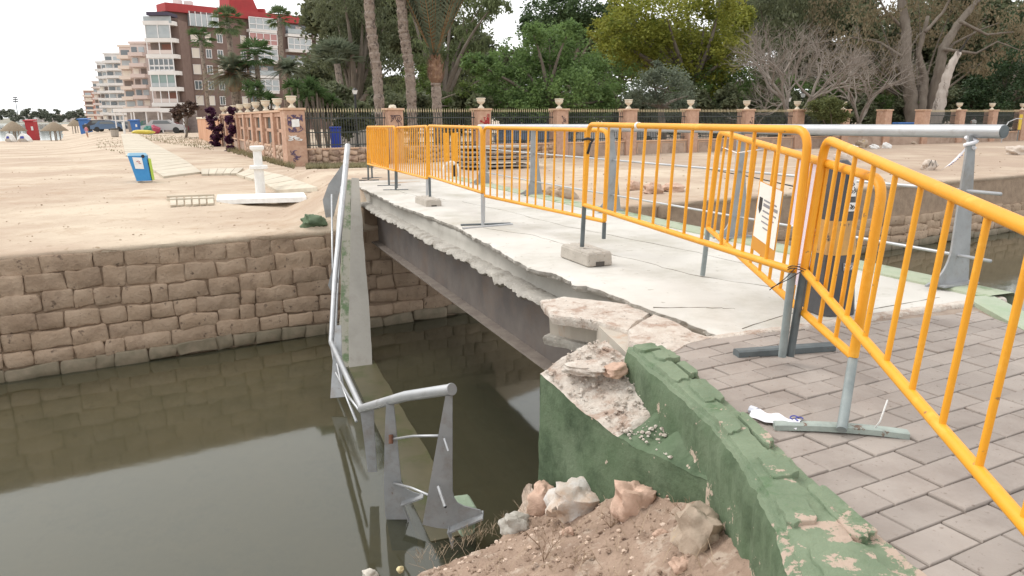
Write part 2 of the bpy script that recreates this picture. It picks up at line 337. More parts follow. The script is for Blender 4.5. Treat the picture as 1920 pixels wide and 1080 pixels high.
# silt bank at the foot of the far wall, just under the surface
silt = mat('silt', (.62, .48, .32), (.50, .40, .27), sc=1.5, rough=1, c3=(.34, .28, .18), sc3=.8, lo3=.5, hi3=.7)
av2 = [-26+i*.6 for i in range(110)]; qv2 = [-6.5, -4.5, -3.2, -2.5, -1.8, -1.2, -.7, -.3, .3]
struct(sheet('canal_silt', av2, qv2, lambda a, q: wk(a, q, -2.46+.06*q*.5+.05*noise.noise(V(a*.5, q*.6, 2))-.02*q*q), silt))
# far shore
hill = mat('far_shore', (.20, .20, .15), (.28, .25, .20), sc=.02, rough=1)
struct(sheet('far_shore', [-1500+i*60 for i in range(40)], [0, 60, 200], lambda a, q: V(a, 1250+q, -2.6+(6 if q > 0 else 0)+(3 if q > 100 else 0)), hill))

# ------------------------------------------------------------------ far canal wall with its stones
cw = thing('canal_wall', 'tan block stone wall lining the far side of the canal', 'wall', wk(0, 0, -2.9))
mb = MB()
rows = []
av3 = [-27+i*.5 for i in range(116)]
for q, z in ((-.0, -.70), (-.06, -1.0), (-.14, -1.7), (-.23, -2.43), (-.3, -3.3)):
    rows.append([wk(a, q+.030, z) for a in av3])
mb.loft(rows[::-1]); mb.build('wall_core', mortar, cw, True)
# sandy concrete rim of the wall top
mb = MB(); pr_ = []
for a in [-27+i*.22 for i in range(264)]:
    j = .035*noise.fractal(V(a*1.6, 1, 0), .8, 2, 3); k = .03*noise.fractal(V(a*1.1, 5, 0), .8, 2, 3)
    pr_.append([wk(a, .03, -.80), wk(a, -.035+j*.4, -.735+k*.6), wk(a, -.03+j, -.69+k*.4), wk(a, .02+j, -.664), wk(a, .40+k, -.645), wk(a, .45+k, -.72)])
mb.loft(pr_); smoothang(mb.build('wall_rim', sand, cw), 60)
def stone_mesh(seed, w, h, d, m, name='stone', j=.018, b=.025):
    st = random.getstate(); rr = random.Random(seed)
    vs = []; nx, nz = 6, 5; mb = MB(); GU = (-.5, -.44, -.16, .15, .44, .5); GV = (-.5, -.41, 0, .41, .5)
    def P(i, k, f):
        u = GU[i]*w; v = GV[k]*h
        edge = min(i, nx-1-i, k, nz-1-k) == 0
        n1 = noise.noise(V(u*4+seed, v*4, seed*1.7))
        cr = (min(i, nx-1-i) == 0 and min(k, nz-1-k) == 0)
        uu = u*(1-(.05 if cr else 0))+j*noise.noise(V(u*5, v*5, seed+9)); vv = v*(1-(.08 if cr else 0))+j*noise.noise(V(u*5+5, v*5, seed+19))
        return V(uu, -f*((0 if edge else 1)*b+d/2+ (0 if edge else n1*j*.9)), vv)
    front = [P(i, k, 1) for k in range(nz) for i in range(nx)]
    fs = [(k*nx+i, k*nx+i+1, (k+1)*nx+i+1, (k+1)*nx+i) for k in range(nz-1) for i in range(nx-1)]
    mb.add(front, fs)
    ring = [i for i in range(nx)]+[k*nx+nx-1 for k in range(1, nz)]+[(nz-1)*nx+i for i in range(nx-2, -1, -1)]+[k*nx for k in range(nz-2, 0, -1)]
    o = len(mb.v); back = [V(front[i].x, d/2, front[i].z) for i in ring]; mb.v += [tuple(p) for p in back]
    n = len(ring)
    for i in range(n): mb.f.append((ring[i], o+i, o+(i+1) % n, ring[(i+1) % n]))
    me = mb.mesh(name, m, True); return me
variants = {}
rs = random.Random(21); count = 0; smallm = MB(); smalld = MB()
heights = [.255, .275, .26, .245, .24, .215, .20]
basis = Matrix((WD, WN, V(0, 0, 1))).transposed().to_4x4(); cells_ = []
z = -.745
for ri, hh in enumerate(heights):
    zc = z-hh/2; z -= hh; a = -6.2-rs.random()*.5
    while a < 24:
        w = rs.choice([.24, .32, .40, .5, .58, .46, .36, .66])*(1.45 if a > 10 else 1)
        cells_.append((a, w, zc, hh, ri)); a += w
cells_.sort(key=lambda c: (c[0] > 3.2, c[0]))
for a, w, zc, hh, ri in cells_:
    if 3.2 < a < 6.5 and ri < 7 and False: continue
    if a > 7.5 and ri < 3: continue
    wav = .03*math.sin(a*1.3+ri*.7)+.025*noise.noise(V(a*.9, ri*3.3, 0)); h2 = hh*rs.uniform(.93, 1.12); q = -(-.70-zc)*.135
    key = (round(w, 2), rs.randrange(5), ri >= 6, ri < 2)
    if key not in variants: variants[key] = stone_mesh(len(variants)+1, w-.008, .262, .10, wetst if ri >= 6 else wallst, 'stone', .035 if ri >= 2 else .045, .016 if ri >= 2 else .009)
    mw = Matrix.Translation(wk(a+w/2, q+.028+rs.uniform(-.022, .018)+(.012 if ri < 2 else 0), zc+wav)) @ basis @ Matrix.Rotation(rs.uniform(-.07, .07), 4, 'Y') @ Matrix.Diagonal((1, 1, h2/.265, 1))
    if count < 288:
        o = link('stone', variants[key], cw); o.matrix_parent_inverse = Matrix.Translation(-cw.location); o.matrix_basis = mw; count += 1
    else:
        me = variants[key]; (smalld if ri >= 6 else smallm).add([mw @ v.co for v in me.vertices], [tuple(p.vertices) for p in me.polygons])
if smallm.v: tag(smallm.build('far_stones', wallst, cw, True), kind='stuff')
if smalld.v: tag(smalld.build('far_wet_stones', wetst, cw, True), kind='stuff')
# near side abutment under the bridge and bank faces below the pavement
mb = MB(); poly = [br(-.1, -.35, -.3), br(-.1, 2.5, -.3), br(-.9, 2.5, -.3), br(-.9, -.35, -.3)]
mb.prism(poly, V(0, 0, -3.4)); ab = mb.build('bridge_abutment', wallst); tag(ab, 'stone abutment below the near end of the bridge deck', 'abutment')
# far abutment ledge below the deck end
mb = MB(); poly = [br(9.0, -.02, -.34), br(9.0, 2.4, -.34), br(11.6, 2.4, -.34), br(11.6, -.02, -.34)]
mb.prism(poly, V(0, 0, -.8)); ab2 = mb.build('far_abutment', mortar); tag(ab2, 'low concrete abutment below the far end of the bridge deck', 'abutment')

# ------------------------------------------------------------------ near pavement with pavers
pl = [(.80, 3.60), (.92, 2.7), (.985, 2.209), (1.09, 1.63), (1.3, .9), (1.5, -1.5), (6.0, -1.5), (2.55, 2.2), (2.813, 3.795), (2.96, 4.45)]
sm1 = BO+BD*-.53+BP*-.10; sm2 = BO+BD*-.53+BP*2.38
pave_poly = [(.775, 3.56), (.965, 2.209), (1.067, 1.63), (1.2, .9), (1.3, -2), (3.2, -2), (2.75, 2.2), (2.82, 3.795), (sm2.x, sm2.y), (sm1.x, sm1.y)]
mb = MB(); mb.prism([V(x, y, -.022) for x, y in pave_poly], V(0, 0, -2.6)); pav = struct(mb.build('pavement', jointm))
def clip(poly, subj):
    out = subj; n = len(poly)
    area = sum(poly[i][0]*poly[(i+1) % n][1]-poly[(i+1) % n][0]*poly[i][1] for i in range(n))
    P = poly if area > 0 else poly[::-1]
    for i in range(n):
        a = P[i]; b = P[(i+1) % n]; ins = []
        f = lambda p: (b[0]-a[0])*(p[1]-a[1])-(b[1]-a[1])*(p[0]-a[0])
        for j in range(len(out)):
            p, q = out[j], out[(j+1) % len(out)]; fp, fq = f(p), f(q)
            if fp >= 0: ins.append(p)
            if (fp >= 0) != (fq >= 0):
                t = fp/(fp-fq); ins.append((p[0]+(q[0]-p[0])*t, p[1]+(q[1]-p[1])*t))
        out = ins
        if len(out) < 3: return []
    return out
def mkpaver(poly, dz, tl):
    n = len(poly); cx = sum(p[0] for p in poly)/n; cy = sum(p[1] for p in poly)/n
    def sh(d): 
        r = []
        for x, y in poly:
            l = math.hypot(x-cx, y-cy) or 1; k = max(0, 1-d/l); r.append((cx+(x-cx)*k, cy+(y-cy)*k))
        return r
    zz = lambda x, y, z: z+dz+tl[0]*(x-cx)+tl[1]*(y-cy)
    rings = [[V(x, y, zz(x, y, z)) for x, y in sh(d)] for d, z in ((.004, -.05), (.004, -.0065), (.0065, -.0020), (.011, 0))]
    mb = MB(); mb.loft(rings, True); mb.f.append(tuple(range(3*n, 4*n))); return mb
prow = V(math.cos(R(27)), math.sin(R(27)), 0); pcol = V(-prow.y, prow.x, 0)
pw, ph = .232, .121; npv = 0; far_pv = MB()
subs = [pave_poly]
cells = []
for j in range(-40, 46):
    for i in range(-30, 30):
        ox = (i+(.5 if j % 2 else 0)+.12*math.sin(j*1.3))*pw; oy = j*ph
        c = V(1.1, 2.9, 0)+prow*(ox+pw/2)+pcol*(oy+ph/2)
        cells.append((math.hypot(c.x, c.y), ox, oy, c))
# convex pieces of the pavement outline
cvx = [[(.70, 3.57), (1.0, -2), (2.8, -2), (2.82, 3.795), (sm2.x, sm2.y), (sm1.x, sm1.y)]]
def inview(c):
    if c.y < .3: return False
    d = c.y*c_-(-CZ)*s_ ; d = c.y*c_+CZ*s_; u = 960+FPX*c.x/d; v = 540+FPX*(-c.y*s_+CZ*c_)/d
    return -150 < u < 2050 and v < 1200
for d, ox, oy, c in cells:
    o0 = V(1.1, 2.9, 0)
    q = [o0+prow*(ox+a)+pcol*(oy+b) for a, b in ((0, 0), (pw, 0), (pw, ph), (0, ph))]
    for cv in cvx:
        cp = clip(cv, [(p.x, p.y) for p in q])
        if len(cp) < 3: continue
        ar = abs(sum(cp[k][0]*cp[(k+1) % len(cp)][1]-cp[(k+1) % len(cp)][0]*cp[k][1] for k in range(len(cp))))/2
        if ar < .0006: continue
        m = mkpaver(cp, rnd.uniform(-.003, .003), (rnd.uniform(-.02, .02), rnd.uniform(-.02, .02)))
        if inview(c) and npv < 298:
            m.build('paver', paverm, pav); npv += 1
        else: far_pv.add(m.v, m.f)
if far_pv.v: tag(far_pv.build('paving_rest', paverm, pav), kind='stuff')
# pavement right edge kerb (green)
mb = MB(); kp = [(2.96, 4.52), (2.83, 3.795), (2.78, 2.2), (3.1, -1)]
rows = []
for x, y in kp: rows.append([V(x-.02, y, -.6), V(x-.02, y, .006), V(x+.0, y, .016), V(x+.17, y+.02, .012), V(x+.19, y+.02, -.01), V(x+.19, y+.02, -3)])
mb.loft(rows); k = mb.build('green_kerb', MATS['kerb_green_worn'] if 'kerb_green_worn' in MATS else mat('kerb_green_pale', (.30, .37, .25), (.38, .41, .32), sc=3, rough=.85, bump=.5, bsc=20)); tag(k, 'low green painted kerb along the right side of the paving', 'kerb')

# ------------------------------------------------------------------ bridge
bridge = thing('footbridge', 'broken concrete footbridge deck on a dark steel beam across the canal', 'bridge', br(5, 1, -.3))
EDGE = [(11.3, .10), (10.74, .09), (8.64, .08), (6.76, .02), (5.57, .09), (4.32, .13), (3.05, .04), (2.43, .0), (2.07, -.05), (1.68, -.06), (1.43, -.01), (1.21, .03), (.96, -.03), (.90, .05), (.68, .08), (.32, .09), (.11, .10), (-.1, .12), (-.53, .13)]
def tedge(s):
    for (a, ta), (b, tb) in zip(EDGE, EDGE[1:]):
        if a >= s >= b: return ta+(tb-ta)*(a-s)/(a-b)
    return EDGE[0][1] if s > EDGE[0][0] else EDGE[-1][1]
zs = lambda s: -.0065*max(s, 0)-.004
srow = []; s = -.53
while s < 11.3: srow.append(s); s += .035 if s < 4 else .06
srow.append(11.3)
rt, rb_, rl = [], [], []
for s in srow:
    e = tedge(s); j = .03*noise.fractal(V(s*4, 0, 1), .8, 2, 4); j2 = .055*noise.fractal(V(s*3.1, 4, 1), .8, 2, 4); j3 = .02*noise.fractal(V(s*9, 2, 2), .8, 2, 3)
    z0 = zs(s)
    rt.append([br(s, 2.22, z0), br(s, e+.10, z0), br(s, e+.03+j*.6, z0-.002), br(s, e+j, z0-.012+j3*.3), br(s, e+.004+j+j3, z0-.035), br(s, e+.02+j*.7, z0-.058+j3*.6), br(s, e+.075, z0-.066)])
    rb_.append([br(s, e+.09, z0-.05), br(s, .135, z0-.075), br(s, .13, z0-.15), br(s, .12, z0-.215), br(s, .10, z0-.235)])
    lz = -.245+.030*noise.fractal(V(s*6, 8, 1), .9, 2, 5); out = -.045+.6*j2+.02*math.sin(s*2.3)+.022*noise.fractal(V(s*17, 3, 3), .9, 2, 3); j3 = .035*noise.fractal(V(s*13, 2, 2), .9, 2, 4)
    rl.append([br(s, .15, z0-.228), br(s, out+.06, z0+lz+.012), br(s, out+.005, z0+lz-.006+j3*.4), br(s, out-.004, z0+lz-.035+j3*.5), br(s, out+.05+j3, z0+lz-.06+j2*.4), br(s, .2, z0-.31), br(s, 2.25, z0-.31)])
mb = MB(); mb.loft(rt); smoothang(mb.build('deck_surface', conc, bridge), 50)
mb = MB(); mb.loft([r[2:] for r in rt]); 
for i, v in enumerate(mb.v): mb.v[i] = (v[0]-BP.x*.003, v[1]-BP.y*.003, v[2]-.0015)
mb.build('deck_edge', concgrey, bridge)
mb = MB(); mb.loft(rb_); mb.build('fascia', concsm, bridge, True)
mb = MB(); mb.loft(rl); smoothang(mb.build('broken_ledge', concgrey, bridge), 60)
# end faces + right side
mb = MB(); poly = [br(11.3, .09, zs(11.3)-.01), br(11.3, 2.4, zs(11.3)-.01), br(11.3, 2.4, -.36), br(11.3, .1, -.36)]; mb.prism(poly, BD*.02); mb.build('deck_end', concgrey, bridge)
# open seams and cracks across the deck surface
seam = mat('deck_seam', (.20, .18, .15), rough=1); rgs = random.Random(4)
for pts in ([(3.9, .35), (3.2, .62), (2.4, .70), (1.6, .86), (.9, .92), (.1, 1.25)], [(6.6, 1.0), (5.2, 1.15), (3.6, 1.22), (2.0, 1.5), (.8, 1.62)], [(-.45, .3), (-.3, .8), (-.42, 1.3), (-.36, 2.1)], [(.15, .1), (.02, .4), (-.1, .6)], [(9.2, .5), (7.8, .6), (6.9, .9)]):
    P = []
    for (sa, ta), (sb, tb) in zip(pts, pts[1:]):
        for k in range(7): f = k/7; ss = sa+(sb-sa)*f; P.append(br(ss, ta+(tb-ta)*f+rgs.uniform(-.018, .018), zs(ss)+.0005))
    mb = MB(); mb.tube(P, [rgs.uniform(.001, .0042) for _ in P], 4); mb.build('crack', seam, bridge)
# kerb strip on the right with green paint
mb = MB(); rk = []
for s in [(-.53+i*.2) for i in range(60)]:
    j = .012*noise.noise(V(s*3, 1, 9)); z0 = zs(s)
    rk.append([br(s, 2.19+j, z0-.03), br(s, 2.20+j, z0+.014), br(s, 2.24+j, z0+.024), br(s, 2.45+j, z0+.022), br(s, 2.47+j, z0-.01), br(s, 2.46, z0-.30), br(s, 2.2, z0-.31)])
mb.loft(rk); mb.build('side_kerb', mat('kerb_green_worn', (.33, .38, .26), (.42, .43, .34), sc=3, rough=.85, bump=.5, bsc=20, c3=(.20, .27, .15), sc3=3, lo3=.5, hi3=.6), bridge)
# steel beams
def ibeam(t0, name):
    mb = MB(); a, b = .25, 10.2
    def bx(t1, t2, z1, z2):
        p = [br(a, t1, z1-.006*a), br(a, t2, z1-.006*a), br(a, t2, z2-.006*a), br(a, t1, z2-.006*a)]
        mb.prism(p, (BD*(b-a)+V(0, 0, -.006*(b-a))))
    return mb, bx
for t0 in (.20, 1.2, 2.1):
    mb, bx = ibeam(t0, ''); bx(t0-.006, t0+.006, -.34, -.885)
    web = mb.build('steel_beam', steel, bridge)
    mb, bx = ibeam(t0, ''); bx(t0-.13, t0+.13, -.885, -.905); bx(t0-.13, t0+.13, -.32, -.34)
    mb.build('beam_flange', steelf, web)
# the broken corner piece that hangs out at the near end
def jag(poly, step, amp, seed):
    out = []
    for i in range(len(poly)):
        a, b = poly[i], poly[(i+1) % len(poly)]; n = max(1, int((b-a).length/step))
        for k in range(n):
            p = a+(b-a)*(k/n); q = noise.noise_vector(p*14+V(seed, 0, 0)); out.append(p+V(q.x, q.y, 0)*amp)
    return out
def slab_piece(name, poly, th, m, parent=None, amp=.012, inset=.02, tilt=None):
    P = jag([Vector(p) for p in poly], .035, amp, len(poly)); c = sum(P, V(0, 0, 0))/len(P); n = len(P)
    def ring(k, dz, a2=.004): 
        return [c+(p-c)*k+V(noise.noise(p*30)*a2, noise.noise(p*30+V(5, 0, 0))*a2, dz+noise.noise(p*22+V(0, 9, 0))*a2) for p in P]
    R_ = [ring(1-inset*1.5, -th), ring(1-inset*.6, -th*.7, .008), ring(1, -th*.3, .01), ring(.995, -.012), ring(.97, 0), ring(.6, .004), ring(.25, .002)]
    mb = MB(); mb.loft(R_, True); mb.f.append(tuple(range(6*n, 7*n))); mb.f.append(tuple(range(n))[::-1])
    o = mb.build(name, m, parent); return smoothang(o, 40)
top = [(1012, 562), (1058, 556), (1120, 562), (1182, 570), (1226, 585), (1196, 602), (1178, 620), (1120, 603), (1035, 590)]
fr_ = slab_piece('broken_corner', [Z(x, y, -.045) for x, y in top], .06, rubble, bridge)
bot = [(1028, 585), (1100, 600), (1180, 620), (1192, 600), (1180, 580), (1060, 565)]
mb = MB(); P = [Z(x, y, -.10) for x, y in bot]; P = jag(P, .04, .006, 3); mb.prism(P, V(.01, .01, -.16)); mb.build('corner_face', rustst, bridge)
P = jag([p+V(0, 0, -.155) for p in [Z(x, y, -.10) for x, y in bot]], .04, .03, 9)
slab_piece('corner_ledge', [p+(V(-.02, -.02, 0)) for p in P[::4]], .06, concgrey, bridge, amp=.02)
sh = [(1178, 618), (1226, 588), (1262, 600), (1300, 622), (1335, 634), (1290, 645), (1262, 662), (1215, 652), (1180, 640)]
slab_piece('crumbled_shoulder', [Z(x, y, .004) for x, y in sh], .22, rubble, bridge, amp=.01)
mb = MB(); P = [br(-.5, -.42, -.07), br(.15, -.28, -.07), br(.15, .2, -.07), br(-.5, .2, -.07)]; mb.prism(P, V(0, 0, -.3)); mb.build('beam_seat', rustst, bridge)
rows = []
for i in range(90):
    t_ = -.08+i/89*2.42; j = .012*noise.fractal(V(t_*9, 0, 0), .8, 2, 4); k = .014*noise.fractal(V(t_*8, 6, 0), .8, 2, 4); rows.append([br(-.57+j, t_, -.03), br(-.56+j, t_, -.004), br(-.54, t_, .001+k*.15), br(-.50+k, t_, .0005), br(-.48+k, t_, -.012)])
mb = MB(); mb.loft(rows); mb.build('seam_mortar', rubble, bridge, True)

# right-hand railing: plate posts, big top tube, two thin rails
def plate_poly(base, inn, up, h=1.03, w=.36, flip=1):
    # profile: straight slanted outer side, inner side vertical with a concave foot
    pts = [(.16, 0), (.03, h), (-.035, h), (-.045, h*.6), (-.05, .26)]
    r = .2
    for k in range(1, 8):
        a = k/8*math.pi/2; pts.append((-.05-r+r*math.cos(a), .26-.24*math.sin(a)))
    pts += [(-.25, .012), (-.25, 0)]
    return [base-inn*u+up*v for u, v in pts]
rail = thing('bridge_railing', 'long grey tube railing on tapered plate posts along the right side of the bridge', 'railing', br(4, 2.3, 0))
for i, s in enumerate([-.2, 2.1, 4.55, 7.0, 9.4]):
    base = br(s, 2.31, zs(s)+.025); mb = MB(); P = plate_poly(base, -BP, V(0, 0, 1), 1.0)
    mb.prism([p for p in P], BD*.014); mb.build('post', galvp, rail)
    mb = MB(); mb.box(br(s, 2.32, zs(s)+.028), (.34, .13, .012), BP, BD); mb.build('base_plate', galvp, rail)
tz = 1.052
mb = MB(); mb.tube([br(-.38, 2.34, tz), br(9.6, 2.34, tz-.05)], .044, 24); smoothang(mb.build('top_tube', galv, rail))
mb = MB(); mb.lathe([(.041, 0), (.041, .004)], br(-.386, 2.34, tz), 24, BD); mb.build('end_cap', legd, rail)
for zz, s0 in ((.66, -.43), (.22, -.43)):
    mb = MB(); mb.tube([br(s0, 2.33, zz)]+[br(s, 2.33+.004*math.sin(s*5), zz-.006*s+.006*math.sin(s*3)) for s in (0, 2, 4, 6, 8)]+[br(9.5, 2.33, zz-.05)], .0115, 8); mb.build('thin_rail', galv, rail, True)

# ------------------------------------------------------------------ green wing wall
wing = thing('wing_wall', 'broken green painted wing wall beside the paving', 'wall', (.85, 2.4, -.3))
L_ = [(.577, 3.461, -.0), (.62, 3.2, 0), (.69, 2.86, 0), (.745, 2.555, 0), (.762, 2.3, 0), (.756, 2.069, -.005), (.74, 1.85, -.01), (.70, 1.633, -.01), (.66, 1.4, -.01), (.6, 1.0, -.01), (.6, -.5, -.01)]
Rr = [(.768, 3.53), (.80, 3.3), (.85, 2.98), (.897, 2.66), (.925, 2.42), (.957, 2.17), (.993, 1.93), (1.045, 1.63), (1.09, 1.4), (1.17, 1.0), (1.27, -.5)]
def interp(P, t):
    t = max(0, min(len(P)-1.001, t)); i = int(t); f = t-i
    return [P[i][k]+(P[i+1][k]-P[i][k])*f for k in range(len(P[0]))]
rows = []; rowt = []
NN = 150
for i in range(NN+1):
    t = i/NN*(len(L_)-1); l = interp(L_, t); r = interp(Rr, t)
    chip = .012*noise.fractal(V(t*3, 0, 0), .8, 2, 4); ch2 = .012*noise.fractal(V(t*4, 7, 0), .8, 2, 4)
    zt_ = .022+.006*noise.fractal(V(t*2, 3, 0), .7, 2, 4)
    a = V(l[0]-chip, l[1], l[2]); b = V(r[0]+ch2*.7, r[1], 0)
    w = [a+(b-a)*k for k in (.04, .15, .3, .45, .6, .72, .80, .86, .94, 1)]
    tops = [V(p.x, p.y, zt_+.005*noise.fractal(p*9, .8, 2, 4)-(.008 if k >= 6 else 0)+(.0 if k < 6 else .006*noise.noise(p*30))) for k, p in enumerate(w)]
    lean = .03
    face = [V(a.x+lean*(.6 if k == 0 else 0)+.006*noise.fractal(V(a.x, a.y*6, zz*6), .8, 2, 3)-k*.002, a.y, zz) for k, zz in enumerate((-1.3, -.6, -.4, -.25, -.12, -.03))]
    rowt.append([V(a.x+.002, a.y, zt_-.014)]+tops+[V(b.x+.004, b.y, -.05), V(b.x+.004, b.y, -.8)])
    rows.append(face+[V(a.x+.002, a.y, zt_-.014)])
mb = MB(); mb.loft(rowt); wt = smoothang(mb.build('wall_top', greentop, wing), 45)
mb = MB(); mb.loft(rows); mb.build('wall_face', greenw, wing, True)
mb = MB(); P = [V(.577, 3.461, .01), V(.68, 3.50, .015), V(.768, 3.53, .005), V(.77, 3.56, -1.3), V(.60, 3.50, -1.3)]; mb.prism(P, V(.02, -.03, 0)); mb.build('wall_end', greenp, wing)
# an older paint and mortar layer still lies on the top, its ragged edge and cracks open
rows = []
for i in range(221):
    t = .25+i/220*8.2; l = interp(L_, t); r = interp(Rr, t); e = .66+.05*noise.fractal(V(t*4, 2, 2), .8, 2, 5)+.04*math.sin(t*2.3)
    gap = .006*noise.fractal(V(t*9, 4, 4), .8, 2, 3); row = []
    for f, dz in ((.10, -.006), (.13, .012), (.3, .014), (.5, .013), (e-.02, .013), (e, .008), (e+.006, -.012)):
        x = l[0]+(r[0]-l[0])*f; row.append(V(x, l[1]+(r[1]-l[1])*f+gap, .024+dz+.005*noise.fractal(V(x*9, l[1]*9, 1), .8, 2, 4)))
    rows.append(row)
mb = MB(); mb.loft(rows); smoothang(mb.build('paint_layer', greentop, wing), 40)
# plates of that layer, each cracked free and lying a little proud
rgc = random.Random(3)
for (ta, tb, fa, fb) in ((.15, .55, .1, .72), (.6, 1.15, .35, .95), (1.2, 1.9, .1, .6), (1.25, 1.8, .7, .98), (2.0, 2.7, .3, .93), (3.0, 3.7, .1, .55), (3.2, 4.3, .70, .97), (4.5, 5.2, .3, .8), (5.6, 6.3, .12, .5), (5.5, 6.6, .66, .95), (6.7, 7.4, .2, .7)):
    P = []
    for k in range(22):
        a_ = 6.283*k/22; sq = max(abs(math.cos(a_)), abs(math.sin(a_))); t = (ta+tb)/2+(tb-ta)/2*math.cos(a_)/sq*rgc.uniform(.82, 1.05); f = (fa+fb)/2+(fb-fa)/2*math.sin(a_)/sq*rgc.uniform(.85, 1.05); l = interp(L_, t); r = interp(Rr, t)
        P.append(V(l[0]+(r[0]-l[0])*f, l[1]+(r[1]-l[1])*f, .034+.006*(f < .66)))
    c = sum(P, V(0, 0, 0))/len(P); tl = (rgc.uniform(-.05, .05), rgc.uniform(-.05, .05)); mb = MB(); up_ = lambda p, k, dz: V(c.x+(p.x-c.x)*k, c.y+(p.y-c.y)*k, p.z+dz+tl[0]*(p.x-c.x)+tl[1]*(p.y-c.y))
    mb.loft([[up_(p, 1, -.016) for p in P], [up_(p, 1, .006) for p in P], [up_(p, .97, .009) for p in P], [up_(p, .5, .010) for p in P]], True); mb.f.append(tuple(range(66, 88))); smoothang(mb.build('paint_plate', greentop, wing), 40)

# exposed plaster patches low on the near end
# lower outer block of the wall, its top broken open
A0 = V(.145, 3.60, 0); B0 = V(.80, 2.40, 0); n_out = V(-(A0-B0).y, (A0-B0).x, 0).normalized()
if n_out.x > 0: n_out = -n_out
topz = [(0, -.165), (.1, -.18), (.22, -.215), (.35, -.235), (.5, -.25), (.62, -.24), (.75, -.22), (.9, -.20), (1, -.2)]
def tz_(u):
    for (a, za), (b, zb) in zip(topz, topz[1:]):
        if a <= u <= b: return za+(zb-za)*(u-a)/(b-a)
    return -.3
rows, rtop, rend = [], [], []
NU = 70
for i in range(NU+1):
    u = i/NU; p = A0+(B0-A0)*u; z1 = tz_(u)+.014*noise.fractal(V(u*9, 1, 1), .8, 2, 4)
    def fp(z): return V(p.x, p.y, z)+n_out*(.010*noise.fractal(V(u*5, z*5, 3), .8, 2, 4)+.02*(-z-.3))
    rows.append([fp(-1.6), fp(-1.2), fp(-.95), fp(-.8), fp(-.68), fp(-.56), fp(-.46), fp(max(-.38, z1-.1)), fp(z1-.03), fp(z1)])
    tr_ = []
    for k in range(10):
        f = k/9; q = p-n_out*(f*.42)
        tr_.append(V(q.x, q.y, z1+(.06+.05*(1-u)+.10*sm(.4, .75, u))*min(1, f*1.6)+((.02 if u < .5 else .05) if k else 0)*noise.fractal(q*(11 if u < .5 else 6), .8, 2, 5)))
    rtop.append(tr_)
low = thing('broken_wall_block', 'green painted lower wall block with its top broken open, left of the wing wall', 'wall', (.4, 3.1, -.6))
mb = MB(); mb.loft(rows); smoothang(mb.build('painted_face', greenp, low), 60)
mb = MB(); mb.loft(rtop[:36]); mb.build('broken_top', rubble, low, True)
mb = MB(); mb.loft(rtop[35:]); mb.build('painted_slope', greenp, low, True)
mb = MB(); mb.loft([[p-n_out*(f*.42)-V(0, 0, 0) for f in (0, .33, .66, 1)] for p in [V(A0.x, A0.y, z) for z in (-1.6, -1, -.5, -.175)]]); mb.build('end_face', greenp, low)

rows = []
for i in range(81):
    u = -.06+i/80*1.0; p = A0+(B0-A0)*u; row = []
    for k in range(8):
        f = k/7; o_ = .015+.15*f; q = p+n_out*o_; row.append(V(q.x, q.y, -.56-.30*(1-u)*.9+.22*u-.30*f**1.4)+V(noise.fractal(q*9, .8, 2, 5), noise.fractal(q*9+V(5, 0, 0), .8, 2, 5), noise.fractal(q*9+V(0, 5, 0), .8, 2, 5))*.055)
    rows.append(row)
mb = MB(); mb.loft(rows); mb.build('rubble_footing', mat('footing', (.48, .37, .29), (.56, .46, .38), sc=12, rough=.95, bump=1, bsc=45, c3=(.34, .24, .18), sc3=9, dist=.015), low, True)
# ------------------------------------------------------------------ soil mound in the foreground
def rim(x):
    P = [(-3.0, .0), (-1.3, 1.95), (-.95, 2.45), (-.65, 2.80), (-.3, 3.06), (0, 3.30), (.1, 3.50), (.16, 3.62), (.9, 3.9)]
    for (a, ya), (b, yb) in zip(P, P[1:]):
        if a <= x <= b: return ya+(yb-ya)*(x-a)/(b-a)
    return P[0][1] if x < P[0][0] else P[-1][1]
def soilz(x, y, fine=True):
    z = -.27-.62*(1-math.exp(-max(0, .75-x)*1.05))*1.15-.10*(y-2.3)-.12*sm(2.6, 3.4, y)*sm(.75, .3, x)
    z = max(z, -1.2)
    if fine: z += .035*noise.fractal(V(x*3, y*3, 0), .8, 2, 5)+.022*noise.fractal(V(x*12, y*12, 5), .7, 2, 4)
    d = y-rim(x)+.05*noise.noise(V(x*5, y*5, 2))
    if d > -.06: z -= 1.9*(d+.06)*(1 + 1.2*max(0, d))
    return max(z, -3.7)
xs = [-4+i*.12 for i in range(24)]+[-1.12+i*.022 for i in range(92)]+[.92]
ys = [-1+i*.15 for i in range(13)]+[1+i*.024 for i in range(125)]+[4.0+i*.2 for i in range(8)]
mb = MB(); mb.loft([[V(x, y, soilz(x, y)) for x in xs] for y in ys]); soil = struct(mb.build('soil_bank', soilm, smooth=True))
# loose pebbles and crumbs (nobody could count them)
def pebble(mb, c, r, sd):
    rr = random.Random(sd); vs = []
    for z, k in ((-.7, .6), (0, 1), (.7, .6)):
        for q in range(5):
            a = q*1.2566+z; vs.append(c+V(math.cos(a)*k*r*rr.uniform(.7, 1.2), math.sin(a)*k*r*rr.uniform(.7, 1.2), z*r*.7*rr.uniform(.7, 1.1)))
    o = len(mb.v); fs = [(i*5+q, i*5+(q+1) % 5, (i+1)*5+(q+1) % 5, (i+1)*5+q) for i in range(2) for q in range(5)]+[(4, 3, 2, 1, 0), (10, 11, 12, 13, 14)]
    mb.add(vs, fs)
mb = MB(); mb2 = MB()
for k in range(5200):
    x = rnd.uniform(-1.1, .8); y = rnd.uniform(1.3, 3.5)
    if y > rim(x)+.05 or (x > .66+.0*y): continue
    r = .003+.012*rnd.random()**3; pebble(mb if k % 3 else mb2, V(x, y, soilz(x, y)+r*.3), r, k)
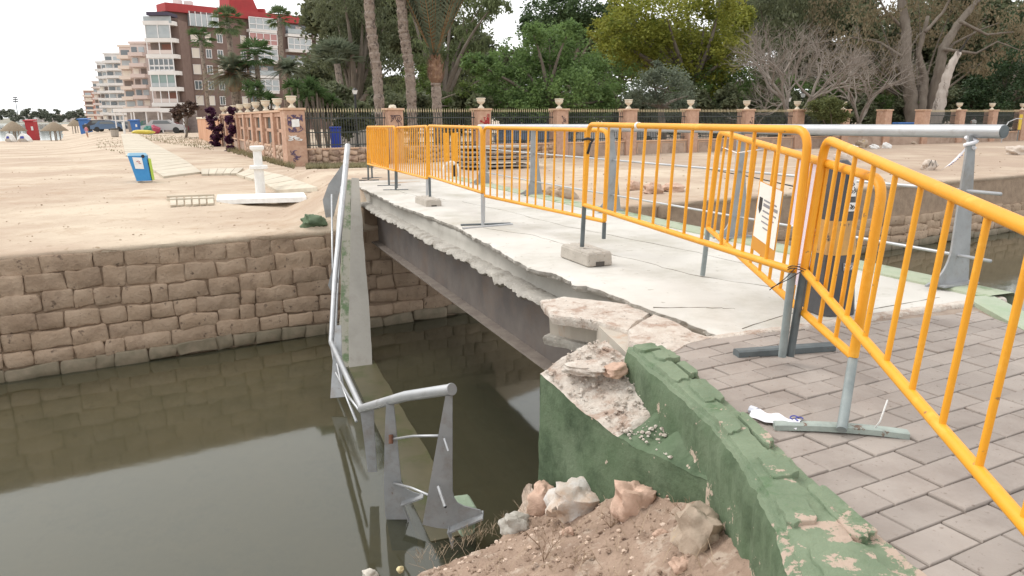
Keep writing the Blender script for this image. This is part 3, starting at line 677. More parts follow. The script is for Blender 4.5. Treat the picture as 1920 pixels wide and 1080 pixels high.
tag(mb.build('pebbles', soilm), 'brown crumbs of soil and gravel strewn over the foreground bank', 'gravel', kind='stuff')
tag(mb2.build('pebbles', mat('pale_stone', (.62, .50, .41), (.55, .40, .30), sc=20, rough=.9)), 'pale pinkish pebbles strewn over the foreground bank', 'gravel', kind='stuff')
# dry twigs and weeds
mb = MB()
for k in range(420):
    x = rnd.uniform(-.75, .7); y = rnd.uniform(1.9, 3.35)
    if y > rim(x)+.04: continue
    p = V(x, y, soilz(x, y)); h = rnd.uniform(.02, .09); a = rnd.random()*6.28; l = rnd.uniform(.2, 1.3)
    mb.tube([p, p+V(math.cos(a)*h*l*.5, math.sin(a)*h*l*.5, h*.6), p+V(math.cos(a)*h*l*1.2, math.sin(a)*h*l*1.2, h)], [.0012, .0009, .0005], 3, False)
tag(mb.build('dry_weeds', mat('straw', (.42, .32, .22), rough=.9)), 'dry straw and stalks scattered over the soil bank', 'weeds', kind='stuff')
def weed(px, py, h, label, seed):
    r = ray(px, py).normalized(); p = V(0, 0, CZ)
    for k in range(900):
        p = p+r*.006
        if p.z <= soilz(p.x, p.y, False): break
    rr = random.Random(seed); mb = MB()
    def gr(p, d, l, r, n):
        q = p+d*l+V(rr.uniform(-.1, .1), rr.uniform(-.1, .1), 0)*l; mb.tube([p, q], [r, r*.7], 4, False)
        if n:
            for k in range(rr.choice([2, 3])): gr(q, (d+V(rr.gauss(0, .45), rr.gauss(0, .45), rr.gauss(0, .3))).normalized(), l*.72, r*.65, n-1)
    for k in range(4): gr(p-V(0, 0, .01), V(rr.gauss(0, .5), rr.gauss(0, .5), 1).normalized(), h*.35, .0022, 3)
    tag(mb.build('dry_weed', mat('weed_stalk', (.26, .18, .12), rough=.95)), label, 'weed')
weed(1020, 1050, .20, 'dry branching weed in the middle of the soil bank', 1); weed(1300, 985, .14, 'dry brown weed at the foot of the wing wall', 2); weed(1145, 985, .11, 'small dry weed between the white and the pink rock', 3); weed(965, 990, .12, 'thin dry stalks beside the grey lump at the bank edge', 4); weed(1080, 1070, .12, 'dry weed at the bottom edge of the soil bank', 5)
def rock(name, c, size, m, label, cat='rock', seed=1, rot=0, blocky=0, group=None, rough=.35):
    bmv = MB(); n = 18; rr = []
    for i in range(n+1):
        th = math.pi*i/n; row = []
        for k in range(28):
            ph_ = 2*math.pi*k/28; p = V(math.sin(th)*math.cos(ph_), math.sin(th)*math.sin(ph_), math.cos(th))
            if blocky: 
                q = max(abs(p.x), abs(p.y), abs(p.z)); p = p*(1-blocky)+p/q*blocky
            q_ = p*1.25+V(seed*5.1, seed, 0); f = 1+rough*(noise.fractal(q_, .9, 2, 3)-.35*abs(noise.noise(q_*1.5+V(3, 0, 0)))+.07*noise.fractal(q_*5, .7, 2, 3))
            row.append(V(p.x*size[0]*f, p.y*size[1]*f, p.z*size[2]*f))
        rr.append(row)
    bmv.loft(rr, True); me = bmv.mesh(name, m, False)
    o = link(name, me); smoothang(o, 50); o.location = c; o.rotation_euler = (0.1*seed % .4, .07*seed % .3, rot); tag(o, label, cat, group); return o
rk_or = mat('rock_orange_white', (.52, .38, .28), (.56, .52, .47), sc=9, rough=.9, bump=1, bsc=28, c3=(.62, .58, .54), sc3=5, lo3=.48, hi3=.6, c4=(.33, .28, .25), sc4=14, lo4=.66, hi4=.72, dist=.01)
rk_pk = mat('rock_pink', (.54, .37, .28), (.46, .31, .23), sc=9, rough=.9, bump=.8, bsc=35, c3=(.68, .48, .37), sc3=14, lo3=.55, hi3=.65, dist=.01)
rk_gy = mat('rock_grey', (.36, .33, .28), (.50, .47, .42), sc=14, rough=.9, bump=.9, bsc=45, c3=(.23, .21, .18), sc3=10, lo3=.55, hi3=.65, dist=.01)
rk_br = mat('rock_brown', (.36, .28, .21), (.44, .35, .27), sc=8, rough=.9, bump=.6, bsc=45, c3=(.50, .34, .10), sc3=5, lo3=.60, hi3=.66, dist=.01)
def onsoil(px, py):
    r = ray(px, py).normalized(); p = V(0, 0, CZ)
    for k in range(900):
        p = p+r*.006
        if p.z <= soilz(p.x, p.y, False): break
    return p
for (px, py, sz, m, lab, sd, ro, bl) in [
    (1085, 955, (.15, .10, .095), rk_or, 'large white and orange rock at the foot of the green wall', 2, .3, .5),
    (1190, 955, (.085, .075, .085), rk_pk, 'upright pink orange rock right of the white rock', 5, .2, .5),
    (1022, 950, (.075, .075, .09), rk_pk, 'pinkish crumbly rock at the left corner of the green wall', 8, .7, .3),
    (968, 988, (.08, .055, .05), rk_gy, 'grey broken concrete lump at the edge of the canal bank', 3, .5, .4),
    (1315, 1010, (.085, .075, .075), rk_br, 'brown angular stone with an ochre face against the wing wall', 7, .8, .6),
    (1065, 995, (.026, .02, .02), rk_pk, 'small pale stone in front of the white rock', 11, 0, .2),
    (692, 1074, (.055, .045, .03), mat('pale_rock', (.62, .58, .50), (.5, .46, .4), sc=10, rough=.9), 'smooth whitish stone at the bottom edge of the bank', 4, 0, 0),
    (750, 1064, (.026, .025, .022), mat('yellow_rock', (.66, .56, .32), rough=.8), 'small round yellowish stone beside the whitish stone', 6, 0, 0),
    (1240, 1000, (.03, .022, .018), rk_pk, 'small reddish stone lying on the soil', 13, .4, .3),
    (1280, 1062, (.035, .03, .022), rk_pk, 'flat pink tile shard near the brown stone', 15, .4, .6)]:
    p = onsoil(px, py+8); rock('rock', p+V(0, sz[1]*.5, sz[2]*.35), sz, m, lab, 'rock', sd, ro, bl)
# chunks on the broken wall top
def slabchunk(px, py, z, sz, ang, label, m=rubble, tilt=(.1, -.1), name='concrete_chunk'):
    o = rock(name, Z(px, py, z), sz, m, label, 'rubble', int(px) % 17+1, ang, .55); o.rotation_euler = (tilt[0], tilt[1], ang); return o
slabchunk(1098, 690, -.08, (.115, .055, .028), -.5, 'flat pale concrete chunk lying on the broken green wall top')
slabchunk(1098, 664, -.10, (.065, .04, .035), .2, 'grey knobbly concrete lump behind the flat chunk', rk_gy)
slabchunk(1155, 694, -.07, (.06, .045, .03), .5, 'small brownish concrete lump against the green wing wall end', rk_pk)
mb = MB()
for k in range(500):
    u = rnd.random(); f = rnd.uniform(.02, .9); p = A0+(B0-A0)*u*.75-n_out*(f*.42); z1 = tz_(u*.75)+(.06+.05*(1-u*.75))*min(1, f*1.6)+.01
    pebble(mb, V(p.x, p.y, z1+.004), .004+.012*rnd.random()**2, k+9000)
tag(mb.build('rubble_crumbs', rubble), 'pale crumbs of concrete on the broken wall top', 'rubble', kind='stuff')
# green chunk at the far end
o = rock('green_chunk', Z(592, 424, -.62)+V(-.05, .1, .04), (.22, .20, .13), greenp, 'broken lump of green painted concrete on the far bank', 'rubble', 4, .3, .6)
# grey retaining mound beside the far abutment
mb = MB(); rows = []
for i in range(17):
    u = i/16; s = 9.2+u*3.0; w = .45+.55*math.sin(min(1, u*1.3)*math.pi*.5)
    rows.append([br(s, -.12-w*k/7, -.74+(.62*(1-k/7)**1.1)*min(1, .35+u)+.06*noise.fractal(V(s*3, k*.7, 0), .8, 2, 3)) for k in range(8)])
mb.loft(rows); o = mb.build('earth_ramp', mat('ramp_earth', (.40, .29, .21), (.32, .23, .17), sc=3, rough=.95, bump=.8, bsc=14, dist=.02), smooth=True); struct(o)

# ------------------------------------------------------------------ barriers
def round_path(pts, rad, n=6):
    out = [pts[0]]
    for a, b, c in zip(pts, pts[1:], pts[2:]):
        d1 = (a-b).normalized(); d2 = (c-b).normalized(); p1 = b+d1*rad; p2 = b+d2*rad
        for k in range(n+1):
            t = k/n; out.append(p1*(1-t)**2+b*2*t*(1-t)+p2*t*t)
    out.append(pts[-1]); return out
def barrier(p, label, gl=0., gr=0., feet='plate', nbar=13, legmat=(None, None), seg=10, footang=0, rfoot=None):
    x0, y0, z0, yaw, lean, z1, Ln, H, hb = p
    d = V(math.cos(yaw), math.sin(yaw), 0); n = V(-d.y, d.x, 0); up = n*math.sin(lean)+V(0, 0, math.cos(lean))
    a = V(x0, y0, z0); b = a+d*Ln; b.z = z1
    BL, BR_, TL, TR = a+up*hb, b+up*hb, a+up*H, b+up*H
    t = thing('barrier', label, 'barrier', (x0, y0, gl), 'yellow pedestrian barriers along the bridge')
    r = .0195
    mb = MB(); mb.tube(round_path([BL, TL, TR, BR_], .095), r, seg+4); smoothang(mb.build('frame', yel, t), 60)
    mb = MB(); mb.tube([BL, BR_], r*.93, seg+2); smoothang(mb.build('bottom_rail', yel, t), 60)
    for k in range(nbar):
        f = (k+1)/(nbar+1); q1 = BL+(BR_-BL)*f; q2 = TL+(TR-TL)*f; mb = MB(); mb.tube([q1, q2], .0098, 8); smoothang(mb.build('bar', yel, t), 60)
    for q, g, lm in ((BL, gl, legmat[0]), (BR_, gr, legmat[1])):
        e = q-up*((q.z-g)/up.z)
        if rfoot is not None and q is BR_: e = rfoot
        mb = MB(); mb.tube([q-up*.012, e], .0185, 10); smoothang(mb.build('leg', lm or legm, t), 60)
        if feet == 'plate':
            v = n*math.cos(footang)+d*math.sin(footang)
            mb = MB(); mb.bbox(V(e.x, e.y, g+.012), (.44, .042, .022), v, v.cross(V(0, 0, 1)), b=.004); mb.build('foot', lm or legm, t)
    return t, dict(BL=BL, BR=BR_, TL=TL, TR=TR, up=up, d=d, n=n)
GA = [.579, 5.865, .082, -1.303, .039, .077, 2.688, 1.018, .379]
bA, fA = barrier(GA, 'tall yellow barrier between the near concrete block and the shared dark foot bar', .115, .035, feet=None, nbar=12, legmat=(legd, legm))
bB, fB = barrier([1.428, 5.258, .054, -1.607, .061, -.079, 2.539, .998, .302], 'leaning yellow barrier with a taped white notice, standing behind the two nearest ones', 0, .04, feet=None, rfoot=Z(1578, 806, .032))
bC, fC = barrier([1.298+.035, 3.281, .072, -1.694, .069, -.172, 2.48, .986, .383], 'nearest yellow barrier running out of the frame at lower right', .035, 0, feet=None, nbar=11, legmat=(legd, legm))
bD4, fD4 = barrier([-.33, 8.428, .004, -1.087, .02, .0, 2.445, 1.046, .27], 'yellow barrier whose near end stands on the near concrete block', -.03, .115, feet=None, legmat=(galv, legd))
bD3, fD3 = barrier([-1.183, 10.475, .013, -1.227, .004, .013, 2.542, 1.039, .33], 'third yellow barrier back, between the farther concrete block and a flat foot', .04, -.03, feet=None, legmat=(legd, galv))
bD2, fD2 = barrier([-2.073, 13.09, -.042, -1.234, .033, .003, 2.466, 1.043, .287], 'second farthest yellow barrier, ending at the farther concrete block', -.075, .04, feet=None, legmat=(legd, galv))
bD1, fD1 = barrier([-2.961, 15.025, -.038, -1.189, .027, -.017, 2.498, 1.038, .289], 'farthest yellow barrier at the far end of the deck', -.09, -.075, feet='plate', legmat=(legd, legd), footang=.25)
# barrier seen end on in the back (bars crowd to a sheet)
q = Z(728, 350, -.08)
bE, fE = barrier([q.x, q.y+.1, -.05, 1.9, .0, -.06, 2.2, 1.03, .3], 'yellow barrier turned end on behind the farthest one', -.08, -.1, feet='plate', nbar=14, legmat=(legd, legd), footang=0)
# yellow boards of the second end-on group
t = thing('board_barrier', 'pair of upright yellow boards with a pale arched base behind the third barrier', 'barrier', Z(846, 332, -.1))
q = Z(846, 333, -.12); mb = MB(); mb.box(q+V(-.09, 0, .66), (.13, .03, .62)); mb.build('board', yel, t)
mb = MB(); mb.box(q+V(.10, .02, .66), (.13, .03, .62)); mb.build('board', yel, t)
mb = MB(); pts = [q+V(.17*math.cos(a), 0, .12+.22*math.sin(a)) for a in [math.pi*k/10 for k in range(11)]]; mb.tube([q+V(.17, 0, 0)]+pts+[q+V(-.17, 0, 0)], .035, 8); mb.build('arched_base', white, t)
mb = MB(); mb.box(q+V(.09, -.01, .12), (.08, .05, .3)); mb.build('strut', blackp, t)

def bar_foot(c, v, L0, m, label, w=.055, h=.028, bend=0):
    rows = []
    u = V(-v.y, v.x, 0)
    for i in range(13):
        f = i/12-.5; zc = bend*(.25-f*f)*4; cc = c+v*(f*L0)
        rows.append([cc+u*(-w/2)+V(0, 0, zc), cc+u*(-w/2)+V(0, 0, zc+h*.8), cc+u*(-w*.3)+V(0, 0, zc+h), cc+u*(w*.3)+V(0, 0, zc+h), cc+u*(w/2)+V(0, 0, zc+h*.8), cc+u*(w/2)+V(0, 0, zc)])
    mb = MB(); mb.loft(rows, True); n = 6; mb.f.append(tuple(range(n))[::-1]); mb.f.append(tuple(12*n+k for k in range(n))); o = mb.build('foot_bar', m); smoothang(o, 30); tag(o, label, 'foot bar'); return o
c0 = (Z(1380, 668, .0)+Z(1560, 655, 0))/2; v0 = (Z(1560, 655, 0)-Z(1380, 668, 0)).normalized()
bar_foot(c0, v0, .53, legd, 'dark grey steel channel foot shared by two barriers on the paving', .06, .035)
c1 = (Z(1450, 803, 0)+Z(1702, 820, 0))/2; v1 = (Z(1702, 820, 0)-Z(1450, 803, 0)).normalized()
bar_foot(c1, v1, .47, footg, 'pale green rusty foot bar lying across the pavers under the leaning barrier', .045, .026, .010)
for (l, r_, yy) in ((864, 957, 423),):
    a = Z(l, yy, -.03); b = Z(r_, yy-3, -.03); bar_foot((a+b)/2, (b-a).normalized(), (b-a).length, legd, 'thin dark foot bar on the deck below the middle barriers', .045, .018)
    a = Z(868, 429, -.03); b = Z(960, 421, -.03); bar_foot((a+b)/2, (b-a).normalized(), (b-a).length, galv, 'thin galvanised foot bar beside the dark one on the deck', .045, .015)
# concrete blocks
def cblock(c, v, label, ln=.50, w=.225, h=.115):
    u = V(-v.y, v.x, 0); t = thing('concrete_block', label, 'block', c, 'concrete blocks holding barrier legs')
    mb = MB(); mb.bbox(c+V(0, 0, h*.45), (ln, w, h*.9), v, u, b=.008, j=.002, top=.98); mb.build('block_body', blockm, t)
    for k in (-1, 0, 1):
        mb = MB(); mb.bbox(c+u*(k*w*.32)+V(0, 0, h*.9), (ln*.98, w*.27, h*.22), v, u, b=.008, j=.002, top=.98); mb.build('rib', blockm, t)
    mb = MB(); mb.box(c-v*(ln/2+.0015)+V(0, 0, .022), (.004, .075, .036), v, u); mb.build('slot', mat('slot_dark', (.09, .08, .07), rough=1), t)
cblock(V(.615, 5.90, -.012), BD, 'larger looking concrete block on the deck under the near barrier ends')
cblock(V(-1.20, 10.35, -.065), BD, 'concrete block farther back on the deck, under the middle barrier ends', .62)

# notice, strap, cable ties, tape
def on_bar(f, F, u): return F['BL']+(F['BR']-F['BL'])*f+(F['TL']-F['BL'])*u
d, n = fB['d'], fB['n']
nt_ = thing('notice', 'white paper notice with a shield on an orange board, tied to the leaning barrier', 'sign', on_bar(.38, fB, .6))
def quadB(f0, f1, u0, u1, off, sh=0.):
    q = [on_bar(f0, fB, u0+sh), on_bar(f1, fB, u0), on_bar(f1, fB, u1), on_bar(f0, fB, u1+sh)]
    return [p+(-V(n.x, n.y, 0))*off if False else p+V(n.x, n.y, 0)*off for p in q]
sgn = 1 if n.x < 0 else -1
def add_print(f0, f1, u0, u1, off, m, nm, parent): mb = MB(); mb.prism(quadB(f0, f1, u0, u1, sgn*off), V(n.x, n.y, 0)*sgn*.0015); return mb.build(nm, m, parent)
orng = mat('notice_orange', (.62, .28, .03), rough=.6)
add_print(.44, .60, .16, .72, .014, orng, 'backing_board', nt_)
pp = add_print(.445, .595, .27, .715, .017, mat('notice_paper', (.80, .78, .72), rough=.7), 'paper', nt_)
sh_ = quadB(0, 1, 0, 1, sgn*.02)
def B2(f, u): return on_bar(f, fB, u)+V(n.x, n.y, 0)*sgn*.0195
mb = MB(); mb.prism([B2(.458, .60), B2(.458, .51), B2(.469, .47), B2(.480, .51), B2(.480, .60)], V(n.x, n.y, 0)*sgn*.001); mb.build('shield', blackp, pp)
for k, (f0, f1, hh) in enumerate([(.49, .575, .012), (.49, .585, .024), (.49, .58, .012), (.49, .57, .010), (.49, .56, .010), (.505, .55, .010)]):
    u = .585-k*.042; mb = MB(); mb.prism([B2(f0, u), B2(f1, u), B2(f1, u+hh), B2(f0, u+hh)], V(n.x, n.y, 0)*sgn*.001); mb.build('text_line', mat('print_grey', (.25, .25, .27), rough=.7), pp)
pr2 = thing('hanging_paper', 'lilac white plastic strip hanging inside the leaning barrier beside the notice', 'paper', on_bar(.6, fB, .5))
for f0, f1, a, b in ((.635, .685, .50, .98), (.70, .735, .12, .99)):
    mb = MB(); mb.prism([on_bar(f0, fB, a), on_bar(f1, fB, a+.02), on_bar(f1+.008, fB, b), on_bar(f0, fB, b)], V(n.x, n.y, 0)*sgn*-.002); mb.build('strip', mat('lilac_plastic', (.72, .66, .76), rough=.5), pr2)
# wire tie where A and C meet
def wire(name, pts, r, m, label, cat): mb = MB(); mb.tube(pts, r, 6); o = mb.build(name, m, None, True); tag(o, label, cat); return o
k = (fA['BR']+fC['BL'])/2
loop = [k+V(math.cos(a)*.048, math.sin(a)*.048, .012*math.sin(a*2)+.02*(a/12)) for a in [i*.5 for i in range(26)]]
wire('wire_tie', loop+[k+V(-.06, -.05, -.03), k+V(-.13, -.03, -.075)], .0022, dark, 'black wire tie binding two barriers above the shared foot', 'wire')
wire('wire_tie', [k+V(-.03, -.04, .02), k+V(-.08, -.05, -.03), k+V(-.14, -.035, -.085)], .0022, dark, 'loose black wire end sticking out left of the binding', 'wire')
p = on_bar(.0, fA, .72); wire('black_strap', [p+V(-.05, -.02, .06), p+V(.0, -.025, .07), p+V(.045, -.02, .06), p+V(.02, -.025, .03), p+V(.0, -.025, -.05)], .011, dark, 'black strap wrapped round the left end post of the tall barrier', 'strap')
p1 = on_bar(.30, fB, .93); p2 = on_bar(.16, fA, .93)
o = wire('rope', [on_bar(.05, fB, .86), on_bar(.2, fB, .90)-V(0, 0, .03), on_bar(.42, fB, .97)], .0035, white, 'white cord strung along the top of the leaning barrier', 'cord')
wire('cable_tie', [on_bar(.10, fC, .02), on_bar(.13, fC, .03)+V(.02, .1, 0), on_bar(.92, fB, .16)], .003, white, 'white cable tie between the leaning and the nearest barrier', 'cable tie')
wire('cable_tie', [Z(1640, 803, .03), Z(1650, 790, .06), Y(1664, 750, 2.45)], .0028, white, 'white tie hanging down to the rusty foot bar', 'cable tie')
p = fA['TL']+(fA['TR']-fA['TL'])*.34; mb = MB(); mb.lathe([(.021, -.014), (.0245, -.012), (.0245, .012), (.021, .014)], p, 12, (fA['TR']-fA['TL']).normalized()); tag(mb.build('white_tape_wrap', white), 'bit of white tape wrapped round the top rail of the tall barrier', 'tape')
# tape lying on the paving
a = Z(1412, 776, .012); b = Z(1500, 800, .012); dd = (b-a); w = V(-dd.y, dd.x, 0).normalized()
rows = []
for i in range(15):
    f = i/14; c = a+dd*f+V(0, 0, .003*math.sin(i*1.1)); ww = .040+.003*math.sin(i*1.3)
    rows.append([c-w*ww, c-w*ww*.5+V(0, 0, .004*math.sin(i*.8)+.018), c+V(0, 0, .022+.003*math.sin(i)), c+w*ww*.5+V(0, 0, .016+.004*math.cos(i*.9)), c+w*ww])
tp = thing('tape_scrap', 'crumpled scrap of white tape with blue print on the paving', 'tape', a); mb = MB(); mb.loft(rows); smoothang(mb.build('strip', paper, tp), 60)
for cc in (.86, .97):
    c = a+dd*cc+V(0, 0, .030); mb = MB(); mb.tube([c+(dd.normalized()*math.cos(x)*.012+w*math.sin(x)*.018) for x in [k*.5 for k in range(1, 11)]], .0025, 5); mb.build('letter', bluep, tp)
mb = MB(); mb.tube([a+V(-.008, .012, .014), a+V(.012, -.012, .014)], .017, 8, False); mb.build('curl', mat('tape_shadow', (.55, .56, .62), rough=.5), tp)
# tape from the railing post
P1 = br(-.2, 2.30, .97); P2 = Y(1768, 316, 5.6)
tp = thing('barrier_tape', 'twisted white tape with dark blue print hanging from the railing post', 'tape', P1); rows = []
for i in range(17):
    f = i/16; c = P1+(P2-P1)*f+V(0, 0, -.012*math.sin(f*math.pi)); a_ = 1.2+.5*math.sin(f*5); ww = .022+.005*math.sin(i*2)
    v = V(.3, -.2, 1).normalized()*math.sin(a_)+BP*math.cos(a_); rows.append([c-v*ww, c+V(0, -.006, 0), c+v*ww])
mb = MB(); mb.loft(rows); smoothang(mb.build('strip', paper, tp), 70)
for k in range(7):
    f = .32+k*.075; c = P1+(P2-P1)*f+V(0, -.014, -.012*math.sin(f*math.pi)); mb = MB(); mb.tube([c+V(.006, 0, .012), c+V(-.006, 0, -.010), c+V(.006, 0, -.008)], .0024, 4); mb.build('letter', bluep, tp)
mb = MB(); mb.tube([P1+V(math.cos(x)*.035, math.sin(x)*.02, .008*x-.03) for x in [k*.6 for k in range(16)]], .013, 6); mb.build('knot', paper, tp, True)

# charcoal tapered bollard base with yellow band and stickers
bo = Z(1552, 582, .0); t = thing('plastic_bollard', 'charcoal tapered plastic bollard with a scuffed yellow band and stickers', 'bollard', bo)
def taper(z0, z1, m, nm, ex=0, par=None):
    w = lambda z: .125-(.062)*(z/.86)+ex; u1 = V(math.cos(.25), math.sin(.25), 0); u2 = V(-u1.y, u1.x, 0); rows = []
    for z in (z0, z1):
        h = w(z); ch = h*.35; rows.append([bo+u1*a+u2*b+V(0, 0, z) for a, b in ((-h+ch, -h), (h-ch, -h), (h, -h+ch), (h, h-ch), (h-ch, h), (-h+ch, h), (-h, h-ch), (-h, -h+ch))])
    mb = MB(); mb.loft(rows, True); mb.f.append(tuple(range(8))[::-1]); mb.f.append(tuple(range(8, 16))); return mb.build(nm, m, par or t), u1, u2, w
body, u1, u2, wf = taper(0, .86, plasticd, 'body')
taper(.36, .56, mat('band_yellow', (.58, .33, .10), (.45, .27, .11), sc=9, rough=.7, c3=(.10, .09, .08), sc3=14, lo3=.60, hi3=.64), 'band', .002)
mb = MB(); mb.lathe([(.05, 0), (.055, .02), (.03, .045)], bo+V(0, 0, .86), 12); mb.build('cap', plasticd, t)
def sticker(x0, x1, z0, z1, m, label):
    def q(x, z): return bo+u1*(x)-u2*(wf(z)+.0035)+V(0, 0, z)
    mb = MB(); mb.prism([q(x0, z0), q(x1, z0), q(x1, z1), q(x0, z1)], -u2*.0015); o = mb.build('sticker', m, t); o['label'] = label
    rr = random.Random(int(z0*100)); 
    for k in range(4):
        x = rr.uniform(x0+.008, x1-.008); z = rr.uniform(z0+.015, z1-.015); mb = MB(); mb.tube([q(x-.008, z-.01)-u2*.003, q(x+.006, z)-u2*.003, q(x-.004, z+.012)-u2*.003], .0022, 4); mb.build('print', blackp if m is white else white, o)
sticker(.0, .05, .70, .82, white, 'white sticker with black lettering'); sticker(.0, .055, .615, .665, white, 'small pale round-lettered sticker'); sticker(-.01, .06, .27, .315, mat('sticker_grey', (.22, .22, .24), rough=.6), 'grey arrow shaped sticker')

# ------------------------------------------------------------------ the parapet and railing that fell into the canal
fall = thing('fallen_parapet', 'broken parapet beam, half green half grey, hanging from the far deck end into the water', 'parapet', (-2.5, 11, -1))
def beam(p0, p1, w, h, side, mA, mB_, nm, amp=.01, n=40, parent=fall):
    ax = (p1-p0).normalized(); sd = (side-ax*side.dot(ax)).normalized(); upv = sd.cross(ax).normalized(); rows = []
    for i in range(n+1):
        f = i/n; c = p0+(p1-p0)*f; j = amp*noise.fractal(V(f*9, 1, w), .8, 2, 4); k = amp*noise.fractal(V(f*9, 5, h), .8, 2, 4)
        ww = w/2*(1 if nm != 'far_half' else .36+.64*min(1, f*1.25)); rows.append([c-sd*ww-upv*h/2, c-sd*(ww+k)+upv*h/2, c+sd*(ww+j*2)+upv*(h/2), c+sd*(ww+j)-upv*h/2])
    mb = MB(); mb.loft(rows, True); mb.f.append((0, 1, 2, 3)); mb.f.append(tuple(4*n+q for q in (3, 2, 1, 0))); o = mb.build(nm, mA, parent)
    o.data.materials.append(mB_)
    for i, p in enumerate(o.data.polygons):
        if i < 4*n and i % 4 == 0: p.material_index = 1
    return o
pT = Y(660, 344, 12.6)+V(0, .2, 0); pW = Z(675, 692, -2.50)
pW.y -= 0
beam(pT, pW+(pW-pT).normalized()*.25, .34, .24, V(.92, .38, 0), concsm, slabg, 'far_half')
pg0 = Y(655, 352, 12.2); pg1 = Z(648, 684, -2.44)
beam(pT+V(-.12, -.06, .0), pW+V(-.235, -.05, .0), .13, .20, V(.92, .38, 0), slabg, slabg, 'green_side', .012)
near_a = Z(676, 690, -2.52); near_b = Z(850, 1025, -2.52)
beam(near_a, near_b, .40, .2, V(.95, .3, 0), slabw, slabw, 'near_half', .015)
# green foot end that emerges by the bank
ge = Y(872, 975, 5.45); mb = MB(); mb.bbox(ge+V(.0, .10, -.02), (.15, .28, .28), V(.95, .3, 0), V(-.3, .95, 0), b=.02, j=.03); mb.build('beam_end', mat('pale_green_paint', (.34, .42, .30), (.28, .36, .25), sc=8, rough=.8, bump=.4, bsc=30, c3=(.55, .50, .42), sc3=7, lo3=.6, hi3=.65), fall)

fr2 = thing('fallen_railing', 'bent grey railing with tapered plate posts that fell into the canal', 'railing', (-1.5, 7, -1.5))
T0 = Y(846, 730, 5.3); T1 = Y(760, 743, 5.75); T2 = Y(678, 766, 6.5); T3 = Y(621, 642, 9.3); T4 = Y(628, 520, 10.2); T5 = Y(652, 273, 12.6)
mb = MB(); mb.tube([T0, T1, T2], [.045, .045, .04], 20); smoothang(mb.build('top_tube', galv, fr2))
mb = MB(); ax = (T0-T1).normalized(); mb.lathe([(.045, -.002), (.050, .0), (.050, .008), (.046, .011)], T0, 24, ax); mb.build('end_cap', galv, fr2)
mb = MB(); mb.tube([T2, T3], [.03, .036], 12); smoothang(mb.build('top_tube', galv, fr2))
mb = MB(); mb.tube([T3, T4, Y(640, 400, 11.3), T5], [.036, .04, .044, .05], 12); smoothang(mb.build('top_tube', galv, fr2))
def fplate(top, bot, wdir, w0, w1, flare, label=None, m=galvp, nrm=V(.25, -.97, 0)):
    up = (top-bot); h = up.length; up.normalize(); wd = (wdir-up*wdir.dot(up)).normalized(); th = up.cross(wd).normalized()*.016
    pts = [(-w1/2, 0), (-w0*.5, h), (w0*.5, h), (w0*.6, h*.5), (w0*.65, h*.27)]
    if flare:
        for k in range(1, 8): a = k/8*math.pi/2; pts.append((w0*.65+flare*(1-math.cos(a)), h*.27-h*.20*math.sin(a)))
        pts += [(w0*.65+flare+.02, h*.05), (w0*.65+flare, -.03)]
    else: pts += [(w1/2, 0)]
    mb = MB(); mb.prism([bot+wd*u+up*v for u, v in pts], th); return mb.build('post', m, fr2)
def poly_post(pts, y, nm='post', m=galvp, slope=0.): 
    P = [Y(px, py, y+slope*(px-pts[0][0])) for px, py in pts]; mb = MB(); mb.prism(P, V(.003, .014, 0)); return mb.build(nm, m, fr2)
poly_post([(835, 743), (848, 742), (848, 860), (848, 922), (851, 934), (857, 943), (868, 949), (884, 953), (900, 957), (906, 967), (843, 992), (820, 990), (792, 984), (806, 905), (822, 815)], 5.3)
poly_post([(724, 753), (737, 752), (743, 810), (748, 865), (752, 905), (760, 916), (774, 923), (794, 929), (754, 944), (768, 985), (785, 1032), (735, 1032), (722, 960), (720, 900), (721, 820)], 5.95)
poly_post([(675, 768), (700, 762), (701, 800), (704, 850), (706, 885), (690, 885), (683, 830)], 6.5)
fplate(Y(634, 610, 9.2), Y(634, 745, 8.6), V(.95, 0, 0), .08, .20, 0)
# base shoes of the posts
def shoe(p, q, w=.13, th=.014):
    a, b = p, q; u = (b-a).normalized(); v = V(0, 1, 0); mb = MB(); mb.box((a+b)/2+v*(w*.0), ((b-a).length, w, th), u, v, u.cross(v).normalized()); mb.build('base_plate', galvp, fr2)
shoe(Y(840, 993, 5.28), Y(906, 966, 5.28)); shoe(Y(753, 944, 5.93), Y(794, 929, 5.93), .10)
shoe(Y(841, 992, 5.26), Y(849, 1022, 5.26), .10, .010); shoe(Y(754, 944, 5.93), Y(782, 1016, 5.93), .05, .010)
for a, b, y0, y1, m in (((733, 824), (822, 817), 5.95, 5.35, galv), ((738, 906), (808, 930), 5.95, 5.35, galv)):
    p, q = Y(*a, y0), Y(*b, y1); mb = MB(); mb.tube([p, (p+q)/2+V(0, 0, .015), q], .011, 8); mb.build('thin_rail', m, fr2, True)
mb = MB(); mb.tube([Y(822, 912, 5.25), Y(835, 950, 5.12)], .0145, 10); mb.build('rail_stub', galv, fr2); mb = MB(); mb.tube([Y(835, 950, 5.12), Y(835.3, 951, 5.115)], .010, 10); mb.build('stub_hole', blackp, fr2)
mb = MB(); mb.tube([Y(833, 822, 5.27), Y(841, 846, 5.2)], .010, 10); mb.build('rail_stub', galv, fr2)
mb = MB(); mb.tube([Y(733, 815, 5.93), Y(733, 832, 5.9)], .020, 8); mb.build('rust_mark', rust, fr2)
